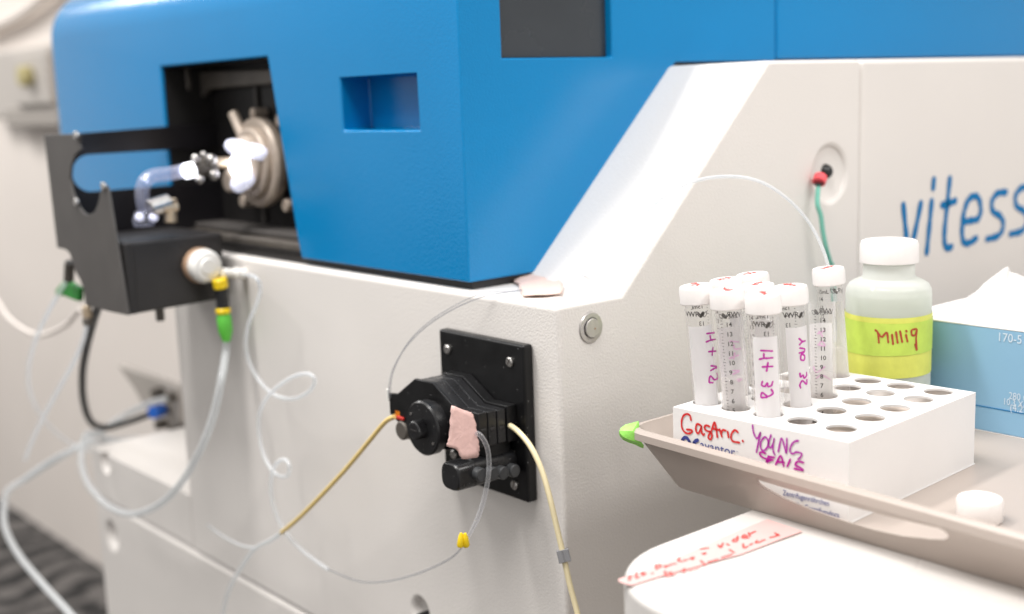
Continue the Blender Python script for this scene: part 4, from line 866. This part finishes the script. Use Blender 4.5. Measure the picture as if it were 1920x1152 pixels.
# ================================================================== TISSUE BOX
TX = .2215; TYm = -.1150; TYn = -.330; TXm = .345; TZ = 1.1757
tbx = thing('tissue_box', 'light blue tissue carton with white top and white print', 'tissue box', ((TX + TXm) / 2, -.22, FZ + .0005))
MB().box((TX, TYn, FZ + .0006), (TXm, TYm, TZ - .0008)).build('carton', M['boxblue'], tbx, bevel=.0008)
to_ = raw(MB().box((TX - .0002, TYn - .0002, TZ - .0007), (TXm + .0002, TYm + .0002, TZ)), 'carton_top', M['card'])
hc = Vector(((TX + TXm) / 2 + .004, -.195, TZ))
cut(to_, [MB().prism([hc + Vector((.026 * math.cos(t), .072 * math.sin(t), -.02)) for t in [2 * PI * k / 32 for k in range(32)]], (0, 0, .04))]); finish(to_, tbx)
MB().prism([hc + Vector((.0275 * math.cos(t), .0735 * math.sin(t), -.0012)) for t in [2 * PI * k / 32 for k in range(32)]], (0, 0, .0006)).build('slot_shade', M['card_in'], tbx)  # beige card under the slot, coloured to stand in for its brownish shadow
MB().box((TX - .0003, TYn + .001, FZ + .0170), (TX + .001, TYm - .001, FZ + .0176)).build('carton_fold', M['brand_blue'], tbx)
MB().box((TX - .0004, TYn, FZ + .0001), (TX + .004, TYm, FZ + .0005)).build('carton_base', M['card'], tbx)
g = MB(); TP = lambda x, y: P(x, y, 'x', TX - .0004)
a = TP(1869, 639); b = TP(1919, 644); b = Vector((b.x, a.y - (a.y - b.y) * 1.35, a.z)); fit_text(g, '170-518', a, b, UPZ, 1.1)
g.build('number_print', M['ink_white'], tbx, smooth=False); g = MB()
a = TP(1891, 748); fit_text(g, '280 COUNT', a, Vector((a.x, a.y - .030, a.z)), UPZ, 1.25)
g.build('count_print', M['ink_white'], tbx, smooth=False); g = MB()
a = TP(1880, 758); fit_text(g, '10.3 X 19 CM', a, Vector((a.x, a.y - .030, a.z)), UPZ, 1.2)
g.build('size_print', M['ink_white'], tbx, smooth=False); g = MB()
a = TP(1893, 770); fit_text(g, '(4.2" X 7.5")', a, Vector((a.x, a.y - .030, a.z)), UPZ, 1.2)
g.build('size_print', M['ink_white'], tbx, smooth=False)
# tissue pulled out of the slot: a thin sheet with a sharp uneven ridge, both sides falling in folds to the slot
g = MB(); random.seed(3)
rid = [P(x, y, 'x', hc.x) for x, y in ((1788, 588), (1797, 568), (1816, 554), (1836, 545), (1850, 531), (1864, 517), (1878, 504), (1888, 502), (1898, 509), (1912, 512), (1926, 522), (1945, 531), (1962, 528), (1980, 540), (1998, 566), (2006, 592))]
rid = spline(rid, 5); NY = len(rid) - 1; NX = 26; rows = []
for j, p in enumerate(rid):
    t = j / NY; env = math.sin(PI * min(1, max(0, t))) ** .5; row = []
    for i in range(NX + 1):
        q = i / NX * 2 - 1; a = abs(q)
        w = .0235 * env + .003
        x = hc.x + q * w + .0045 * math.sin(t * 19) * (1 - a) + .0022 * math.sin(t * 43 + 1) * (1 - a) * a * 3
        y = p.y + .0055 * math.sin(q * 4 + t * 11) * a * env
        z0 = TZ - .0022
        z = z0 + (max(p.z, z0) - z0) * (1 - a) ** 1.25 + .0030 * math.sin(t * 37 + q * 5) * a * (1 - a) * 3 * env + .0016 * math.sin(t * 71 + q * 9) * (1 - a) * a * 3 * env
        row.append(Vector((x, y, z)))
    rows.append(row)
v = [p for r in rows for p in r]; w = NX + 1
g.add(v, [(j * w + i, j * w + i + 1, (j + 1) * w + i + 1, (j + 1) * w + i) for j in range(NY) for i in range(NX)])
tso = g.build('tissue', M['tissue'], angle=42)
so = tso.modifiers.new('solid', 'SOLIDIFY'); so.thickness = .0003
tag(tso, 'crumpled white tissue poking out of the blue tissue carton', 'tissue')
